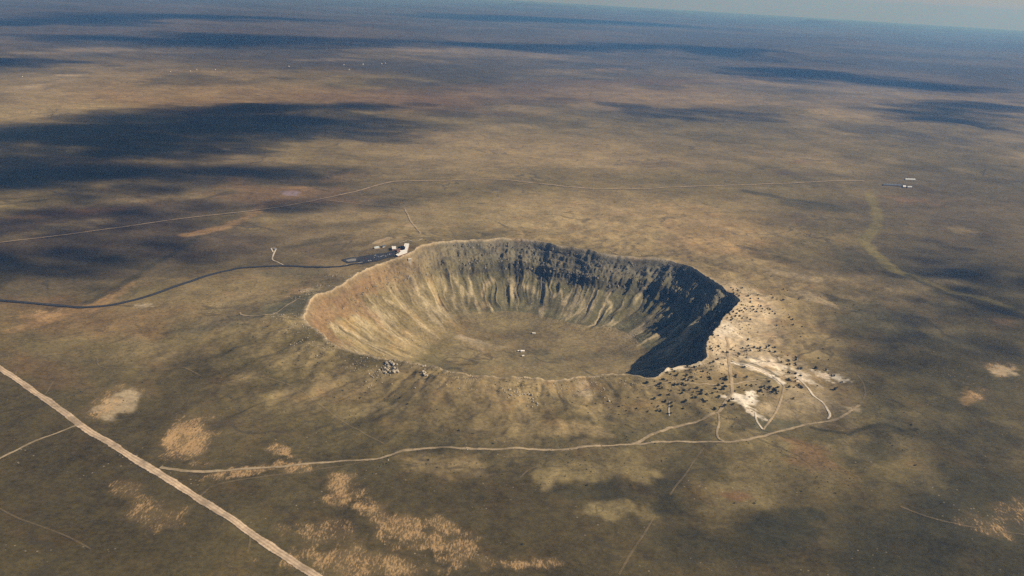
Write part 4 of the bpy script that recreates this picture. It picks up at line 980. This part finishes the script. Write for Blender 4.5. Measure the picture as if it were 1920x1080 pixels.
# angular outcrops that break up the two cliff bands of the crater wall
def cliff_outcrops(name, parent, bands, mat, seed):
    rr = np.random.default_rng(seed); V, Fc = [], []; n0 = 0
    shapes = [(np.array([v.co[:] for v in m.vertices]), np.array([list(p.vertices) for p in m.polygons])) for m in BOULD]
    for (a0, a1, d0, d1, cnt, smin, smax) in bands:
        a = np.radians(rr.uniform(a0, a1, cnt)); di = rr.uniform(d0, d1, cnt)
        r = (1 - di / 590) * rim_r(a); x, y = r * np.cos(a), r * np.sin(a); z = height(x, y)
        for k in range(cnt):
            v, f = shapes[rr.integers(len(shapes))]; s = smin + (smax - smin) * rr.random() ** 2
            q = v * [s * rr.uniform(.5, .9), s * rr.uniform(.7, 1.5), s * rr.uniform(.8, 1.5)]; c_, s_ = math.cos(a[k]), math.sin(a[k])
            q = np.stack([q[:, 0] * c_ - q[:, 1] * s_, q[:, 0] * s_ + q[:, 1] * c_, q[:, 2]], 1) + [x[k], y[k], z[k] + .15 * s]
            V.append(q); Fc.append(f + n0); n0 += len(v)
    o = mesh_obj(name, np.vstack(V), np.vstack(Fc), mat, parent); o['kind'] = 'stuff'
M_CLIFF = plain_mat('grey_brown_cliff_rock', (.20, .175, .13), .95, .45, .09, .1)
cliff_outcrops('rock_outcrop', crater, [(15, 112, 10, 20, 230, 2, 5.5), (15, 108, 58, 72, 300, 2.2, 6.0), (10, 110, 22, 56, 260, 1.6, 4.5), (112, 165, 40, 75, 90, 1.6, 4.0), (-25, 15, 10, 70, 130, 2, 6)], M_CLIFF, 77)

# loose rubble along the rim and low sagebrush on the flank: too many and too small to count
def strewn(name, label, mat, n, ur, ang, size, squash, seed, patchy):
    rr = np.random.default_rng(seed); V, Fc = [], []; got = 0
    bm = bmesh.new(); bmesh.ops.create_icosphere(bm, subdivisions=1, radius=1.0); iv = np.array([v.co[:] for v in bm.verts]); jf = np.array([[v.index for v in f.verts] for f in bm.faces]); bm.free()
    th = np.radians(rr.uniform(ang[0], ang[1], n * 4)); u = ur[0] + (ur[1] - ur[0]) * rr.random(n * 4) ** 1.3
    r = u * rim_r((th + math.pi) % (2 * math.pi) - math.pi); x, y = r * np.cos(th), r * np.sin(th)
    ok = (fbm(x / patchy, y / patchy, seed, 4) + rr.uniform(-.35, .35, len(x))) > .15
    x, y = x[ok][:n], y[ok][:n]; z = height(x, y)
    for k in range(len(x)):
        s = size[0] + (size[1] - size[0]) * rr.random() ** 2.5
        a = rr.uniform(0, 6.28); ca, sa = math.cos(a), math.sin(a)
        v = iv * (1 + .22 * rr.normal(size=(len(iv), 1))) * [s * rr.uniform(.7, 1.2), s, s * squash]
        v = np.stack([v[:, 0] * ca - v[:, 1] * sa, v[:, 0] * sa + v[:, 1] * ca, v[:, 2]], 1)
        V.append(v + [x[k], y[k], z[k] + s * squash * .45]); Fc.append(jf + k * len(iv))
    o = mesh_obj(name, np.vstack(V), np.vstack(Fc), mat); kind(o, 'stuff', label)
strewn('rubble', 'small pale rubble strewn along the crater rim', M_BOULDER, 1500, (1.0, 1.16), (150, 345), (.5, 1.7), .7, 401, 40)
strewn('rubble', 'small rubble lying on the crater walls', M_BOULDER, 900, (.60, .97), (0, 240), (.6, 2.0), .7, 402, 30)
strewn('sagebrush', 'low dark sagebrush dotting the flank of the crater', M_SHRUB, 3000, (1.02, 2.1), (-180, 180), (.6, 1.7), .75, 403, 120)

# ------------------------------------------------------------------ fair-weather clouds above the picture, whose shadows cross the plain
def cloud_mat():
    """thin vapour: each puff lets most light through, many of them together hide the sun"""
    m, nt, p = new_mat('cloud_vapour')
    p.inputs['Base Color'].default_value = (.9, .9, .9, 1); p.inputs['Roughness'].default_value = 1; p.inputs['Specular IOR Level'].default_value = 0
    p.inputs['Alpha'].default_value = .15
    return m
M_CLOUD = cloud_mat()
_ib = bmesh.new(); bmesh.ops.create_icosphere(_ib, subdivisions=1, radius=1.0)
ICO_V = np.array([v.co[:] for v in _ib.verts]); ICO_F = np.array([[v.index for v in f.verts] for f in _ib.faces]); _ib.free()

def cloud(px, py, rx, ry, rot, label, n=240, fill=1.0, seed=0, thin=1.5, alt=2700.0):
    n = int(n * .45)
    rr = np.random.default_rng(seed + 500); a = math.radians(rot); ca, sa = math.cos(a), math.sin(a)
    c, e, g = plane_at([(px, py), (px + rx * ca, py + rx * sa), (px - ry * sa, py + ry * ca)], 0.0)
    va, vb = (e - c)[:2], (g - c)[:2]; area = 3.1416 * abs(va[0] * vb[1] - va[1] * vb[0])
    rad0 = thin * math.sqrt(area / n)
    q = rr.uniform(-1.3, 1.3, (n * 5, 2)); d = np.hypot(q[:, 0], q[:, 1]) + .55 * fbm(q[:, 0] * 1.7 + 3.1 * seed, q[:, 1] * 1.7, 300 + seed, 4)
    keep = rr.random(len(q)) < min(1, fill) * (1 - sstep(.1, 1.15, d)); q = q[keep][:n]; d = d[keep][:n]
    base = c[:2] + SUNDIR[:2] / SUNDIR[2] * alt
    V, Fc = [], []
    for k, (s, t) in enumerate(q):
        rad = rad0 * rr.uniform(.5, 1.35) * (1.2 - .45 * min(1, max(0, d[k])))
        st = rr.uniform(.85, 1.2, 3) * np.array([1.2, 1.0, .6]) * rad
        o = np.array([*(base + va * s + vb * t), alt + rr.uniform(0, .6) * rad + 1.2 * rad * max(0, 1 - d[k])])
        v = ICO_V * (1 + .12 * rr.normal(size=(len(ICO_V), 1))); v = np.where(v[:, 2:] < 0, v * [1, 1, .5], v)
        V.append(v * st + o); Fc.append(ICO_F + k * len(ICO_V))
    o = mesh_obj('cloud', np.vstack(V), np.vstack(Fc), M_CLOUD, None, True); kind(o, 'structure', label)
    return o

CLOUDS = [
 (40,312,430,62,-3,'broad flat cloud over the dark shadow at far left',520,1.3),(330,258,330,44,-6,'cloud over the left middle of the plain',420,1.0),
 (680,240,460,36,2,'long thin cloud over the plain behind the visitor buildings',380,.55),(560,212,300,13,-2,'narrow cloud band left of centre',220,1.0),
 (230,42,380,9,-1,'far flat cloud at upper left',260,1.2),(560,82,360,12,1,'far cloud over the blue band left of centre',260,1.1),
 (1380,100,220,13,4,'cloud over the dark low mesa',240,1.3),(1090,92,210,9,1,'far cloud behind the mesa',180,1.0),(40,118,150,7,0,'small far cloud at left',120,1.0),
 (1650,150,300,12,4,'cloud over the right far plain',220,.9),(1930,560,330,330,0,'wide thin cloud veil added to darken the right edge',500,.9,.55),(170,450,520,80,-4,'broken thin cloud over the left of the plain',420,.9,.8),  # the wide veil is an unseen cloud added to darken the right edge
 (1880,215,220,34,6,'cloud over the blue plain at right',240,.8,1.0),(1330,215,300,10,3,'thin cloud over the middle distance',80,.6,.9),
 (1250,45,280,5,2,'most distant cloud strip',140,1.0),(60,505,200,22,-8,'small cloud over the left edge',110,.6),
 (700,395,230,20,-3,'small ragged cloud behind the visitor buildings',140,.3),(330,345,380,26,-3,'ragged cloud over the purple plain',260,.5),
]
for k, (x, y, rx, ry, rot, lab, n, fl, *th_) in enumerate(CLOUDS): cloud(x, y, rx, ry, rot, lab, n, fl, k, *(th_ or [1.5]))

# ------------------------------------------------------------------ the air
def haze():
    B, z0, z1 = 185000.0, -2500.0, 1120.0
    co, f = prism([(-B, -B), (B, -B), (B, B), (-B, B)], z0, z1)
    m = bpy.data.materials.new('hazy_air'); m.use_nodes = True; nt = m.node_tree; nt.nodes.clear()
    out = nt.nodes.new('ShaderNodeOutputMaterial'); v = nt.nodes.new('ShaderNodeVolumePrincipled')
    v.inputs['Color'].default_value = (.16, .43, 1.0, 1); v.inputs['Density'].default_value = 4.7e-5; v.inputs['Anisotropy'].default_value = .1; v.inputs['Absorption Color'].default_value = (.75, .70, 1.0, 1)
    nt.links.new(v.outputs[0], out.inputs['Volume'])
    o = mesh_obj('haze', co, f, m); kind(o, 'stuff', 'thin blue haze lying over the whole plain')
haze()
